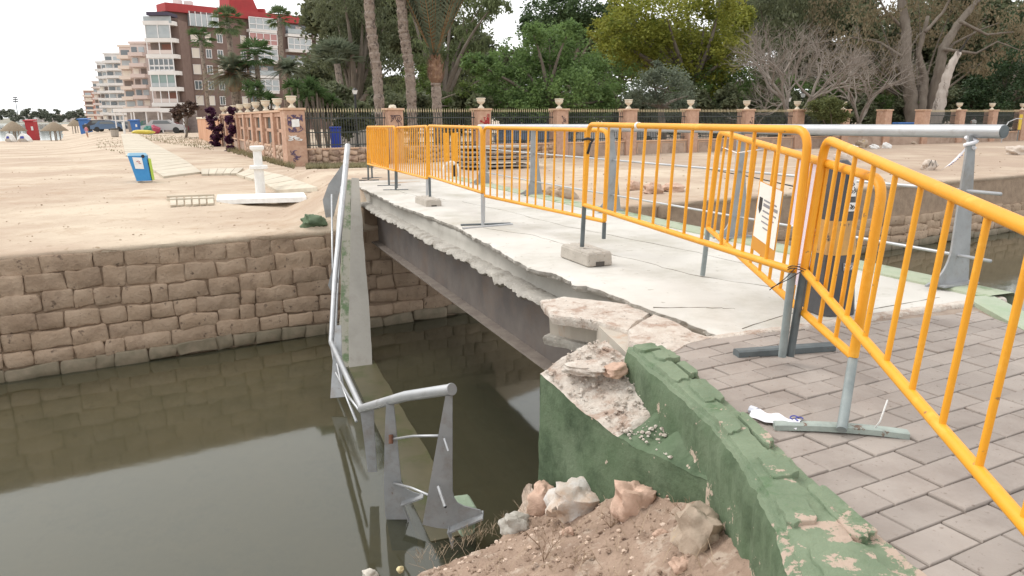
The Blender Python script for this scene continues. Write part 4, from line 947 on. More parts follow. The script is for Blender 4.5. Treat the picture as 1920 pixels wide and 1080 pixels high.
# thin rails further back
for pts in ([(640, 350, 12), (633, 420, 11.4), (624, 560, 10.4), (622, 640, 9.6)], [(622, 365, 12.1), (623, 460, 11.2), (625, 560, 10.2)], [(645, 300, 12.5), (641, 420, 11.6), (632, 560, 10.6), (628, 660, 9.8)], [(620, 640, 9.4), (630, 700, 8.8), (655, 745, 7.8), (676, 772, 6.9)], [(628, 560, 10.2), (623, 640, 9.5), (640, 720, 8.4), (668, 790, 7.2)]):
    mb = MB(); mb.tube([Y(*p) for p in pts], .016, 6); mb.build('thin_rail', galv, fr2, True)
# posts further back: seen as grey plates beside the tube
mb = MB(); mb.prism([Y(648, 300, 12.5), Y(616, 345, 12.5), Y(605, 375, 12.5), Y(614, 428, 12.5), Y(622, 420, 12.5), Y(640, 345, 12.5)], V(.0, .02, 0)); mb.build('post', galvp, fr2)
mb = MB(); mb.prism([Y(630, 478, 10.6), Y(615, 535, 10.6), Y(620, 545, 10.6), Y(634, 530, 10.6)], V(.0, .02, 0)); mb.build('post', galvp, fr2)
# reed stalks by the bank
mb = MB()
for k in range(70):
    px = rnd.choice([rnd.uniform(780, 905), rnd.uniform(900, 1000)]); p = onsoil(px, 1062-(px-760)*.42+rnd.uniform(-4, 12)); h = rnd.uniform(.04, .12); a = rnd.random()*6.28
    mb.tube([p, p+V(math.cos(a)*h*.3, math.sin(a)*h*.3, h*.6), p+V(math.cos(a)*h*.7, math.sin(a)*h*.7, h)], [.0016, .0012, .0007], 3, False)
    for q in range(3): mb.tube([p+V(0, 0, h*.6), p+V(rnd.uniform(-.03, .03), rnd.uniform(-.03, .03), h*rnd.uniform(.8, 1.1))], .0008, 3, False)
tag(mb.build('bank_stalks', mat('straw', (.42, .32, .22))), 'dry branching stalks along the edge of the bank', 'weeds', kind='stuff')

# ------------------------------------------------------------------ BACKGROUND
def G(px, py, up=0.):
    z = -.65
    for k in range(25):
        p = Z(px, py, z+up); z = .5*z+.5*ground(p.x, p.y)
    p.z = z+up; return p
def onplane(px, py, P0, nrm):
    r = ray(px, py); o = V(0, 0, CZ); t = (P0-o).dot(nrm)/r.dot(nrm); return o+r*t

# ---- things on the sand
bw_ = thing('boardwalk', 'pale slab boardwalk crossing the sand from the beach to the bridge', 'boardwalk', G(300, 300))
def strip(Lp, Rp, n, m=boardm):
    def at(P, f):
        f *= len(P)-1; i = min(int(f), len(P)-2); g = f-i; return (P[i][0]+(P[i+1][0]-P[i][0])*g, P[i][1]+(P[i+1][1]-P[i][1])*g)
    for i in range(n):
        f0 = (i+.03)/n; f1 = (i+.97)/n; q = [G(*at(Lp, f0)), G(*at(Rp, f0)), G(*at(Rp, f1)), G(*at(Lp, f1))]
        mb = MB(); mb.prism([V(p.x, p.y, p.z+.07+rnd.uniform(0, .008)) for p in q], V(0, 0, -.09)); mb.build('slab', m, bw_)
strip([(227, 252), (231, 272), (236, 294)], [(258, 252), (290, 271), (328, 292)], 12)
strip([(250, 294), (280, 316), (307, 335)], [(328, 292), (352, 306), (378, 326)], 7)
strip([(377, 320), (457, 318)], [(378, 330), (445, 329)], 5)
strip([(443, 330), (490, 345), (520, 362)], [(470, 319), (535, 334), (596, 358)], 6)
mb = MB(); mb.prism([G(406, 379)+V(0, 0, .05), G(575, 374)+V(0, 0, .05), G(570, 365)+V(0, 0, .05), G(408, 369)+V(0, 0, .05)], V(0, 0, -.1)); sl_ = mb.build('shower_slab', white); tag(sl_, 'white strip of slab around the foot of the white post', 'slab')
rk_ = thing('slat_panel', 'small weathered slatted duckboard lying on the sand', 'duckboard', G(360, 382))
for i in range(6):
    a = 320+i*14; mb = MB(); q = [G(a, 389-i*.6), G(a+11, 388-i*.6), G(a+10, 374-i*.6), G(a-1, 375-i*.6)]; mb.prism([p+V(0, 0, .05) for p in q], V(0, 0, -.04)); mb.build('slat', boardm, rk_)
for y0 in (377, 371):
    mb = MB(); mb.tube([G(313, y0)+V(0, 0, .03), G(402, y0-3)+V(0, 0, .03)], .03, 4); mb.build('batten', boardm, rk_)
# white shower post
b = G(489, 364); t = thing('shower_post', 'white concrete post with a collar and flat cap on the sand', 'post', b)
mb = MB(); mb.lathe([(.14, 0), (.12, .03), (.115, .62)], b, 18); smoothang(mb.build('shaft', white, t))
mb = MB(); mb.lathe([(.20, .62), (.215, .63), (.215, .70), (.20, .71)], b, 20); smoothang(mb.build('collar', white, t))
mb = MB(); mb.lathe([(.105, .71), (.10, 1.08)], b, 18); smoothang(mb.build('upper_shaft', white, t))
mb = MB(); mb.lathe([(.12, 1.06), (.165, 1.10), (.17, 1.17), (.14, 1.185)], b, 20); smoothang(mb.build('cap', white, t))
# blue bin
b = G(272, 341); t = thing('litter_bin', 'tilted blue litter bin with a white notice and lime side', 'bin', b)
X1 = V(math.cos(.35), math.sin(.35), 0); up = V(-.17, .02, 1).normalized(); Y1 = up.cross(X1).normalized()
def frus(w0, d0, w1, d1, z0, z1, m, nm, par=t, off=V(0, 0, 0)):
    mb = MB(); rows = []
    for z, w, d_ in ((z0, w0, d0), (z1, w1, d1)): rows.append([b+off+X1*(sx*w/2)+Y1*(sy*d_/2)+up*z for sx, sy in ((-.8, -1), (.8, -1), (1, -.8), (1, .8), (.8, 1), (-.8, 1), (-1, .8), (-1, -.8))])
    mb.loft(rows, True); mb.f.append(tuple(range(8))[::-1]); mb.f.append(tuple(range(8, 16))); return mb.build(nm, m, par)
frus(.40, .42, .50, .48, .03, .78, binblue, 'body'); frus(.54, .50, .44, .40, .78, .87, mat('bin_lid', (.28, .48, .62), rough=.5), 'lid')
mb = MB(); mb.prism([b+X1*x-Y1*yy+up*z for x, yy, z in ((.23, .18, .05), (.28, .19, .70), (.29, -.2, .70), (.24, -.18, .05))], X1*.02); mb.build('side_panel', bingreen, t)
mb = MB(); mb.prism([b+X1*x-Y1*yy+up*z for x, yy, z in ((-.13, .236, .40), (.10, .236, .38), (.12, .248, .72), (-.13, .248, .74))], -Y1*.006); pn = mb.build('notice', white, t)
mb = MB(); mb.tube([b+X1*x-Y1*.262+up*z for x, z in ((-.05, .6), (.0, .63), (.04, .6), (.0, .57), (.06, .54))], .008, 5); mb.build('print', redp, pn)
mb = MB(); mb.lathe([(.05, 0), (.05, .01)], b+X1*.16-Y1*.246+up*.76, 10, -Y1); mb.build('hole', blackp, t)
# thatched parasols
def parasol(px, py, label, hpx, rpx):
    b = G(px, py); D = b.y; k = D/1350*1.03; t = thing('thatch_parasol', label, 'parasol', b, 'thatched parasols on the beach'); h = hpx*k; r = rpx*k
    mb = MB(); pr = [(r, h*.52), (r*.97, h*.56), (r*.62, h*.76), (r*.28, h*.92), (.08, h*1.0)]; mb.lathe(pr, b, 26); me = mb.build('thatch_roof', thatch, t); smoothang(me, 50)
    for a in (.4, 1.9, 3.4, 5.2): mb = MB(); mb.tube([b+V(math.cos(a)*r*.34, math.sin(a)*r*.34, -.1), b+V(math.cos(a)*r*.34, math.sin(a)*r*.34, h*.6)], .10, 6); mb.build('pole', woodm, t)
parasol(29, 266, 'thatched parasol at the left edge beside the red hut', 36, 21); parasol(105, 264, 'thatched parasol between the red hut and the blue hut', 33, 22); parasol(142, 250, 'small thatched parasol half hidden behind the blue hut', 24, 12)
def hut(px0, px1, py, hpx, m, label, back=.8):
    a = G(px0, py); c = Y(px1, py, a.y); c.z = a.z; k = a.y/1350*1.03; h = hpx*k; w = (c-a); w.z = 0; u = w.normalized(); n_ = V(-u.y, u.x, 0)
    t = thing('beach_hut', label, 'hut', (a+c)/2, 'painted huts on the beach'); dp = w.length*back
    mb = MB(); rows = [[a-u*0, a+w, a+w+n_*dp, a+n_*dp], [a-u*.25+V(0, 0, h*.94), a+w*.93+V(0, 0, h*.94), a+w*.93+n_*dp+V(0, 0, h*.94), a-u*.25+n_*dp+V(0, 0, h*.94)]]; mb.loft(rows, True); mb.build('wall', m, t)
    mb = MB(); mb.prism([p+V(0, 0, h*.0) for p in (a-u*.45-n_*.2+V(0, 0, h*.94), a+w*.97-n_*.2+V(0, 0, h*.94), a+w*.97+n_*dp+V(0, 0, h*.98), a-u*.45+n_*dp+V(0, 0, h*.98))], V(0, 0, h*.06)); mb.build('roof', m, t)
    mb = MB(); mb.prism([a+w*.60-n_*.03+V(0, 0, h*.48), a+w*.86-n_*.03+V(0, 0, h*.48), a+w*.84-n_*.03+V(0, 0, h*.68), a+w*.58-n_*.03+V(0, 0, h*.68)], -n_*.03); mb.build('sign', white, t); return t
hut(53, 68, 262, 34, redp, 'red slanted beach hut with a small white sign'); hut(152, 168, 252, 27, kbl, 'blue beach hut with a grey blue roof behind the walking person'); hut(249, 261, 250, 23, kbl, 'small blue hut at the far end of the boardwalk')
for i, (px, w, lab) in enumerate([(20, 13, 'white pedal boat propped left of the parasol poles'), (47, 19, 'wider white pedal boat between the parasol and the red hut')]):
    b = G(px, 267); k = b.y/1350*1.03; t = thing('pedal_boat', lab, 'boat', b)
    mb = MB(); rows = []
    for q in range(7):
        f = q/6; h = 16*k*math.sin(math.pi*(.15+.75*f)); x = (f-.5)*w*k; rows.append([b+V(x, 0, .1), b+V(x, -.5, .5*h), b+V(x, -.35, h), b+V(x, .6, h*.9), b+V(x, .7, .1)])
    mb.loft(rows); mb.f += [(0, 1, 2, 3, 4), (34, 33, 32, 31, 30)]; mb.build('hull', white, t); mb = MB(); mb.prism([b+V(-.22*w*k, -.56, 7*k), b+V(.2*w*k, -.56, 7*k), b+V(.12*w*k, -.46, 11*k), b+V(-.15*w*k, -.46, 11*k)], V(0, -.04, 0)); mb.build('emblem', bluep, t)
b = G(216, 257); mb = MB(); mb.lathe([(.32, 0), (.38, .1), (.42, .8), (.44, .82)], b, 12); t = thing('beach_bin', 'small grey litter bin left of the boardwalk end', 'bin', b); mb.build('body', woodm, t); mb = MB(); mb.lathe([(.45, .82), (.45, .95), (.2, 1.0)], b, 12); mb.build('lid', dark, t)
b = G(234, 252); mb = MB(); mb.tube([b, b+V(-.1, 0, 1.6)], .13, 6); tag(mb.build('white_post', white), 'short white post at the far left corner of the boardwalk', 'post')
# walker in pink by the blue hut
b = G(164, 258); k = 1.7
t = thing('person', 'person in a pink top and bare legs walking past the blue hut', 'person', b)
me = bpy.data.meshes.new('body'); jv = [(0, 0, .92), (0, 0, 1.15), (0, 0, 1.42), (0, 0, 1.52), (0, 0, 1.66), (.11, 0, .88), (.14, -.12, .48), (.13, .05, .06), (.13, -.1, .03), (-.11, 0, .88), (-.12, .12, .48), (-.14, .3, .10), (-.14, .2, .03), (.19, 0, 1.4), (.24, .08, 1.14), (.24, -.06, .92), (-.19, 0, 1.4), (-.24, -.08, 1.14), (-.24, -.22, .95)]
ed = [(0, 1), (1, 2), (2, 3), (3, 4), (0, 5), (5, 6), (6, 7), (7, 8), (0, 9), (9, 10), (10, 11), (11, 12), (2, 13), (13, 14), (14, 15), (2, 16), (16, 17), (17, 18)]
me.from_pydata([(x, y, z) for x, y, z in jv], ed, []); o = link('body', me); o.location = b; md = o.modifiers.new('skin', 'SKIN'); o.modifiers.new('sub', 'SUBSURF').levels = 1
rad = [.15, .14, .16, .06, .10, .09, .07, .045, .04, .09, .07, .045, .04, .06, .045, .035, .06, .045, .035]
for i, v in enumerate(me.skin_vertices[0].data): v.radius = (rad[i], rad[i]*.8); v.use_root = (i == 0)
me.materials.append(mat('skin_tan', (.42, .22, .15), rough=.6)); o.parent = t; o.matrix_parent_inverse = pinv(t)
mb = MB(); mb.lathe([(.17, 0), (.165, .2), (.19, .42), (.19, .52), (.08, .60)], b+V(0, 0, .9), 12); mb.build('pink_top', mat('pink_cloth', (.55, .22, .26), rough=.9), t)
mb = MB(); mb.lathe([(.20, 0), (.18, .2), (.16, .22)], b+V(0, 0, .74), 12); mb.build('shorts', mat('pale_cloth', (.5, .4, .38), rough=.9), t)
mb = MB(); mb.lathe([(.09, 0), (.115, .06), (.10, .14), (.03, .18)], b+V(0, .02, 1.58), 10); mb.build('hair', mat('hair_dark', (.05, .035, .03), rough=.9), t)
# play gear and parked things near the buildings
for px, py, cl, lab in ((279, 252, (.06, .20, .16), 'dark green play boat among the beach gear'), (291, 251, (.38, .06, .10), 'red folded awning frame among the beach gear'), (270, 253, (.60, .48, .08), 'yellow kayak lying beside the blue hut')):
    b = G(px, py); o = rock('beach_gear', b+V(0, 0, .35), (.6, .5, .7) if cl[0] != .60 else (1.3, .35, .22), mat('gear_'+str(cl[0]), cl, rough=.6), lab, 'beach gear', int(px), .3, .3)
def car(px, py, col, label, yaw=0., sc=1.):
    b = G(px, py); t = thing('parked_car', label, 'car', b, 'cars parked by the beachfront buildings'); u = V(math.cos(yaw), math.sin(yaw), 0)*sc; n_ = V(-u.y, u.x, 0)
    cm = mat('car_'+col[0], col[1], rough=.3); prof = [(-2.1, .35), (-2.1, .8), (-1.5, .95), (-1.0, 1.4), (.6, 1.42), (1.2, .98), (2.0, .85), (2.1, .35)]
    mb = MB(); mb.prism([b+u*x-n_*.85+V(0, 0, z*sc) for x, z in prof], n_*1.7); mb.build('car_body', cm, t)
    for sx in (-1.3, 1.3):
        for sy in (-.86, .70): mb = MB(); mb.lathe([(.33*sc, 0), (.33*sc, .18*sc)], b+u*sx+n_*sy+V(0, 0, .33*sc), 14, n_.normalized()); mb.build('wheel', dark, t)
    mb = MB(); mb.prism([b+u*x-n_*.87+V(0, 0, z*sc) for x, z in ((-.95, 1.0), (-.8, 1.33), (.5, 1.33), (.95, 1.0))], n_*1.74); mb.build('side_window', glass, t)
car(207, 247, ('blue', (.10, .16, .26)), 'blue grey car parked near the blue hut', .2, 1.3); car(194, 246, ('dark', (.06, .06, .07)), 'dark car at the foot of the white building', .1, 1.5); car(308, 250, ('pale', (.45, .45, .46)), 'pale car beside the end of the brick wall', .3, 1.3)

car(322, 249, ('maroon', (.25, .05, .06)), 'dark red car partly behind the orange wall end', .2, 1.1); car(288, 247, ('green', (.07, .16, .13)), 'dark green van behind the beach gear', .15, 1.25); car(240, 246, ('silver2', (.40, .41, .42)), 'silver car behind the boardwalk end', .1, 1.2)
# ---- far shore
for px, w_, h_, lab, mm in [(6, 16, 10, 'low white house at the left edge of the far shore', 0), (30, 22, 8, 'long low white building below the floodlight mast', 0), (62, 20, 10, 'white block between trees on the far shore', 1), (92, 14, 7, 'small pale house on the far shore behind the parasol', 0), (116, 18, 13, 'pinkish block with flat roof on the far shore', 1), (140, 16, 11, 'pale stepped building above the blue hut', 0), (160, 14, 8, 'cream building on the far shore nearest to the towers', 1)]:
    D = 900; p = Y(px, 226, D); w = w_*D/1350; h = h_*D/1350; mb = MB(); mb.box(p+V(0, 40, h*.5-1), (w, 25, h+2)); t = thing('far_house', lab, 'building', p+V(0, 40, 0), 'pale buildings on the far shore'); mb.build('wall', bldpink if mm else bldwhite, t)
    mb = MB(); mb.box(p+V(0, 40, h+.4), (w+1, 26, .8)); mb.build('roof', bldcream, t)
    for q in range(int(w/5)): mb = MB(); mb.box(p+V(-w/2+2.5+q*5, 27.4, h*.55), (2, .2, 1.8)); mb.build('window', glass, t)
b = Y(35, 226, 880); t = thing('stadium_light', 'tall floodlight mast standing on the far shore', 'light mast', b); mb = MB(); mb.tube([b-V(0, 0, 3), b+V(0, 0, 27)], [.5, .35], 6); mb.build('mast', legm, t)
for q in range(3): mb = MB(); mb.box(b+V(.6, -.8, 22+q*2.2), (6-q*.6, .8, 1.1)); mb.build('lamp_row', dark, t)

# ---- foliage machinery
def leaves(name, clumps, m, size, parent=None, per=60, spread=.34, shell=.62, seed=1, aspect=1.0, droop=0):
    rg = np.random.default_rng(seed); cs = []; rs_ = []
    for c, r, k in clumps:
        d_ = rg.normal(size=(k, 3)); d_ /= np.linalg.norm(d_, axis=1)[:, None]; rad = r*(shell+(1-shell)*rg.random(k))[:, None]*(.82+.3*rg.random(k))[:, None]
        cs.append(np.array(c)+d_*rad*np.array([1, 1, .92])); rs_.append(np.full(k, r*spread))
    cs = np.vstack(cs); rs_ = np.concatenate(rs_); n = len(cs)*per
    P = np.repeat(cs, per, 0)+rg.normal(size=(n, 3))*np.repeat(rs_, per)[:, None]*.5*np.array([1, 1, .75])
    a = rg.normal(size=(n, 3)); a[:, 2] *= (.5 if not droop else 1); 
    if droop: a = a*.35+np.array([0, 0, -1])*droop
    a /= np.linalg.norm(a, axis=1)[:, None]; b_ = np.cross(a, rg.normal(size=(n, 3))); b_ /= np.linalg.norm(b_, axis=1)[:, None]
    s = size*(.6+.8*rg.random(n))[:, None]
    q = np.stack([P-a*s*.5*aspect, P+b_*s*.32, P+a*s*.5*aspect, P-b_*s*.32], 1).reshape(-1, 3)
    me = bpy.data.meshes.new(name); me.vertices.add(4*n); me.vertices.foreach_set('co', q.astype(np.float32).ravel()); me.loops.add(4*n); me.loops.foreach_set('vertex_index', np.arange(4*n, dtype=np.int32))
    me.polygons.add(n); me.polygons.foreach_set('loop_start', np.arange(0, 4*n, 4, dtype=np.int32)); me.polygons.foreach_set('loop_total', np.full(n, 4, dtype=np.int32)); me.update(); me.validate(); me.materials.append(m)
    return link(name, me, parent)
def blobs(spec, D, jd=2.0, dens=1.0):
    dens *= 1.35
    out = []
    for i, (px, py, r) in enumerate(spec):
        d_ = D+rnd.uniform(-jd, jd); c = Y(px, py, d_); rr = r*d_/1350*.97; out.append((tuple(c), rr, max(5, int(dens*r*.42))))
    return out
def limbs(mb, base, tips, r0, bend=.12):
    base = Vector(base)
    for i, tp_ in enumerate(tips):
        tp_ = Vector(tp_); mid = base+(tp_-base)*.5+V(rnd.uniform(-1, 1), rnd.uniform(-1, 1), rnd.uniform(0, 1))*(tp_-base).length*bend
        pts = [base*(1-t)**2+mid*2*t*(1-t)+tp_*t*t for t in [k/7 for k in range(8)]]; mb.tube(pts, [r0*(1-.85*k/7) for k in range(8)], 7, False)
def tree(label, spec, D, m, base, r0=.35, leaf=4.2, per=60, dens=1., name='tree', bk=bark, seed=1, tall=None, spread=.34, shell=.6, aspect=1., droop=0, jd=None, cat='tree', group=None):
    bp_ = V(Y(base[0], base[1], D).x, D, 0); bp_.z = ground(bp_.x, bp_.y)-.1; t = thing(name, label, cat, bp_, group)
    bl = blobs(spec, D, jd if jd is not None else D*.05, dens); leaves('crown', bl, m, leaf*D/1350, t, per, spread, shell, seed, aspect, droop)
    mb = MB(); fork = bp_+V(rnd.uniform(-.3, .3), 0, (tall or 2.5)); mb.tube([bp_, bp_+(fork-bp_)*.5+V(.05, 0, 0), fork], [r0*1.25, r0, r0*.85], 10)
    limbs(mb, fork, [b_[0] for b_ in bl], r0*.55); mb.build('trunk', bk, t, True); return t

# dense wood behind everything: reads as one mass
rg = random.Random(5); sp = []
for i in range(66):
    px = 590+i*21; sp += [(px+rg.uniform(-12, 12), rg.uniform(60, 200), rg.uniform(30, 48))]
for i in range(34): sp.append((1380+i*17, rg.uniform(-20, 110), rg.uniform(34, 52)))
for i in range(14): sp.append((1590+i*26, rg.uniform(90, 200), rg.uniform(34, 50)))
for i in range(16): sp.append((600+i*15, rg.uniform(-30, 90), rg.uniform(32, 48)))
sp = [s_2 for s_2 in sp if not (1625 < s_2[0] < 1700 and -5 < s_2[1] < 90)]
bl = []
for px, py, r in sp:
    d_ = 86+rg.uniform(-6, 10); bl.append((tuple(Y(px, py, d_)), r*d_/1350, 52))
o = leaves('background_wood', bl, lf_dk2, .55, None, 50, .42, .3, 77); tag(o, 'dark mass of park trees far behind the railings', 'woodland', kind='stuff')
# undergrowth behind the fence
bl = []
for i in range(80):
    px = 580+i*17; d_ = 80596/(3337-px)+rg.uniform(9, 20); bl.append((tuple(Y(px, rg.uniform(185, 232), d_)), rg.uniform(22, 34)*d_/1350, 22))
o = leaves('undergrowth', bl, lf_dk2, .26, None, 60, .4, .4, 78); tag(o, 'dark hedges and undergrowth behind the park railings', 'undergrowth', kind='stuff')

tree('tall dark tree with drooping foliage left of the two bare palm trunks', [(625, 15, 38), (655, 50, 40), (640, 110, 34), (680, 20, 38), (690, 90, 36), (660, 165, 34), (720, 50, 36), (730, 130, 36), (640, -20, 40), (700, -25, 40), (690, 165, 30)], 52, lf_dk2, (668, 225), .45, seed=3, droop=.8, aspect=1.3, dens=1.2)
tree('tall eucalyptus with hanging foliage rising behind the upright palm', [(780, 30, 40), (870, 20, 42), (905, 8, 34), (930, 5, 26), (800, 100, 38), (860, 110, 40), (750, 170, 32), (840, 180, 40), (890, 70, 30), (760, -20, 40), (850, -30, 44), (900, 150, 34)], 56, lf_euc, (830, 225), .4, seed=4, droop=.8, aspect=1.4, dens=1.1)
tree('dark pine crown showing above the mid green tree', [(1010, 35, 36), (1050, 15, 36), (1095, 22, 36), (1040, 55, 36), (1090, 50, 36), (1000, 60, 26), (1130, 30, 26), (1060, -5, 26), (990, 45, 16)], 74, lf_dark, (1050, 222), .4, seed=5, dens=1.5, leaf=5)
tree('mid green leafy tree in the centre behind the park railings', [(1030, 85, 44), (960, 110, 42), (1090, 110, 46), (1000, 150, 50), (1070, 170, 50), (940, 165, 44), (1125, 155, 36), (1040, 205, 40), (960, 205, 38), (1110, 200, 36), (905, 190, 30), (915, 130, 28), (1000, 65, 28), (1065, 62, 24), (1140, 190, 26), (890, 120, 24), (1000, 190, 44), (1060, 125, 44), (1030, 150, 40), (975, 200, 34), (1085, 200, 36), (1010, 215, 30)], 44, lf_mid, (1030, 232), .3, seed=6, dens=1.35, leaf=5)
tree('broad yellow green tree right of centre', [(1250, 30, 60), (1180, 50, 52), (1320, 45, 60), (1370, 50, 42), (1220, 100, 56), (1300, 110, 56), (1370, 100, 38), (1150, 80, 38), (1180, 0, 40), (1280, -20, 50), (1350, -5, 44), (1130, 60, 26), (1390, 30, 26), (1260, 120, 50), (1330, 150, 40), (1210, 70, 46), (1340, 100, 44), (1180, 110, 34)], 56, lf_yel, (1290, 228), .45, seed=7, dens=1.4, leaf=5, tall=4)
tree('green lower boughs of a tree under the yellow green crown', [(1320, 165, 44), (1360, 185, 36), (1260, 160, 40), (1385, 150, 34), (1170, 150, 36), (1340, 215, 28)], 54, lf_mid, (1340, 228), .3, seed=8, dens=1.3)
tree('grey green olive tree before the yellow green crown', [(1215, 165, 34), (1255, 160, 36), (1290, 180, 28), (1240, 195, 32), (1195, 190, 24), (1225, 135, 20), (1280, 205, 22)], 44, lf_grey, (1245, 225), .22, seed=9, dens=1.5)
tree('large brownish green tree with drooping crown behind the leaning white trunk', [(1660, 110, 46), (1600, 60, 46), (1720, 40, 52), (1560, 110, 42), (1780, 60, 46), (1850, 30, 52), (1690, 150, 34), (1640, -5, 46), (1720, -20, 50), (1800, -10, 50), (1900, 70, 42), (1540, 30, 44), (1610, 140, 36), (1830, 120, 32)], 60, lf_brn, (1722, 235), .2, seed=10, droop=.6, aspect=1.5, leaf=4, dens=.75, per=42, spread=.42)
tree('olive green eucalyptus behind the bare grey tree', [(1430, 30, 48), (1480, 60, 46), (1440, 100, 40), (1530, 20, 46), (1500, -15, 46), (1420, -10, 40), (1580, 10, 40), (1415, 150, 30)], 66, lf_dk2, (1450, 230), .35, seed=11, droop=.7, aspect=1.3)
tree('dense dark green tree at the right behind the far pillars', [(1830, 170, 38), (1880, 150, 44), (1920, 180, 40), (1810, 200, 30), (1860, 205, 32), (1900, 110, 36), (1950, 130, 44), (1930, 60, 44)], 66, mat('leaf_dark_right', (.045, .085, .030), (.03, .055, .02), sc=.6, rough=.6, trans=.2), (1870, 235), .35, seed=12, dens=1.3)
tree('low round green bush in front of the park fence', [(1530, 205, 20), (1555, 200, 24), (1575, 212, 18), (1540, 222, 18), (1560, 225, 20)], 44.0, leafm('leaf_bush', (.115, .135, .045), (.15, .165, .06), (.07, .085, .03)), (1550, 240), .08, seed=13, dens=2, name='bush', tall=.6, leaf=3.6, cat='bush')
tree('green understorey tree behind the bare tree', [(1470, 165, 28), (1510, 170, 26), (1600, 180, 30), (1640, 170, 28), (1680, 190, 26), (1560, 160, 26), (1450, 200, 26), (1620, 205, 22)], 64, lf_mid, (1520, 230), .2, seed=14, dens=1.2)
tree('bushy green tree between the tall trunks and the upright palm', [(780, 140, 24), (795, 175, 26), (785, 205, 24), (860, 200, 26), (840, 215, 20), (880, 170, 22)], 45, leafm('leaf_fresh', (.11, .16, .04), (.15, .2, .055), (.06, .09, .025)), (800, 232), .15, seed=15, dens=1.2)

# bare grey tree and the big stemmed tree
def bare(mb, p, d, r, l, dep, rr, n=5):
    if dep == 0 or r < .006: return
    q = p+d*l; m = p+d*l*.5+V(rr.uniform(-1, 1), rr.uniform(-1, 1), rr.uniform(-1, 1))*l*.09; mb.tube([p, m, q], [r, r*.85, r*.68], n if dep > 2 else 3, False)
    for k in range(rr.choice([2, 3, 3]) if dep > 1 else 3):
        a = V(rr.gauss(0, 1), rr.gauss(0, 1), rr.gauss(0, 1)*.8+.05); nd = (d+a*.48).normalized(); nd.z += .04; bare(mb, q-(q-p)*rr.uniform(0, .4)*(k > 0), nd.normalized(), r*rr.uniform(.5, .72), l*rr.uniform(.66, .88), dep-1, rr, n)
def baretree(label, px, py, D, h, r, dep, seed, m, stems=3, lean=V(0, 0, 0), leafs=None):
    b = V(Y(px, py, D).x, D, 0); b.z = ground(b.x, b.y)-.1; t = thing('tree', label, 'tree', b); rr = random.Random(seed); mb = MB(); fk = b+V(0, 0, h*.16)+lean*h*.1
    mb.tube([b, (b+fk)/2+V(.04, 0, 0), fk], [r*1.3, r, r*.9], 10); mb2 = MB()
    for k in range(stems):
        a = k*6.283/stems+rr.random(); bare(mb2, fk, (V(math.cos(a)*.55, math.sin(a)*.55, .9)+lean).normalized(), r*.62, h*.24, dep, rr)
    mb.build('trunk', m, t, True); mb2.build('bare_branches', m, t, True); return t
baretree('bare grey tree with leafless spreading twigs behind the fence', 1490, 235, 47, 8.5, .26, 8, 4, twigm, 4)
baretree('leafless pale tree with twiggy crown right of the olive tree', 1420, 235, 56, 8, .16, 7, 9, twigm, 3)
baretree('leafless brown tree in the thicket left of the thick stems', 1610, 235, 55, 9, .2, 8, 12, twigm, 4)
# thick multi-stemmed tree
D = 58; b = V(Y(1722, 238, D).x, D, 0); b.z = ground(b.x, b.y)-.1; t = thing('thick_tree', 'thick old tree of several fused grey stems with the dead white trunk beside it', 'tree', b)
def stem(pts, rs_, m, nm='stem', par=t, n=12):
    P = [Y(x, y, D+dd) for x, y, dd in pts]; mb = MB(); fine = []; fr = []
    for i in range(len(P)-1):
        for k in range(6): f = k/6; fine.append(P[i]+(P[i+1]-P[i])*f+V(noise.noise(P[i]*.3+V(k, 0, 0)), 0, 0)*.05); fr.append((rs_[i]+(rs_[i+1]-rs_[i])*f)*(1+.10*math.sin(k*2.1+i)))
    fine.append(P[-1]); fr.append(rs_[-1]); mb.tube(fine, fr, n); o = mb.build(nm, m, par, True); return o
stem([(1712, 242, 0), (1708, 180, 0), (1698, 120, 0), (1700, 60, .5), (1690, 0, 1), (1680, -60, 1)], [.62, .50, .42, .36, .3, .2], bark)
stem([(1742, 242, .2), (1748, 190, 0), (1762, 130, -.3), (1768, 90, -.3), (1800, 40, 0), (1850, -20, 1)], [.62, .45, .38, .34, .26, .15], bark)
stem([(1725, 242, -.4), (1728, 195, -.3), (1735, 150, 0), (1722, 100, 0), (1740, 30, 0)], [.55, .36, .28, .2, .12], bark)
for pts in ([(1698, 110), (1650, 80), (1600, 70), (1560, 85)], [(1700, 60), (1660, 20), (1640, -20)], [(1768, 92), (1830, 100), (1870, 78), (1915, 95)], [(1800, 40), (1850, 65), (1900, 60)], [(1710, 150), (1660, 160), (1620, 190)], [(1765, 110), (1790, 80), (1840, 55), (1880, 40)], [(1735, 60), (1770, 20), (1790, -20)]):
    stem([(x, y, rnd.uniform(-1, 1)) for x, y in pts], [.13, .09, .06, .03][:len(pts)], bark, 'bough', n=6)
t2 = thing('dead_trunk', 'pale barkless leaning trunk with a broken top beside the thick stems', 'tree', Y(1755, 240, 55)); D = 55
stem([(1750, 242, 0), (1762, 195, 0), (1770, 160, 0), (1782, 125, 0), (1798, 98, 0)], [.50, .42, .34, .30, .20], barkpale, 'trunk', t2)
stem([(1798, 98, 0), (1806, 88, 0), (1816, 70, 0)], [.10, .07, .04], mat('tip_black', (.04, .035, .03), rough=1), 'broken_tip', t2)  # near-black piece above the end of the pale trunk

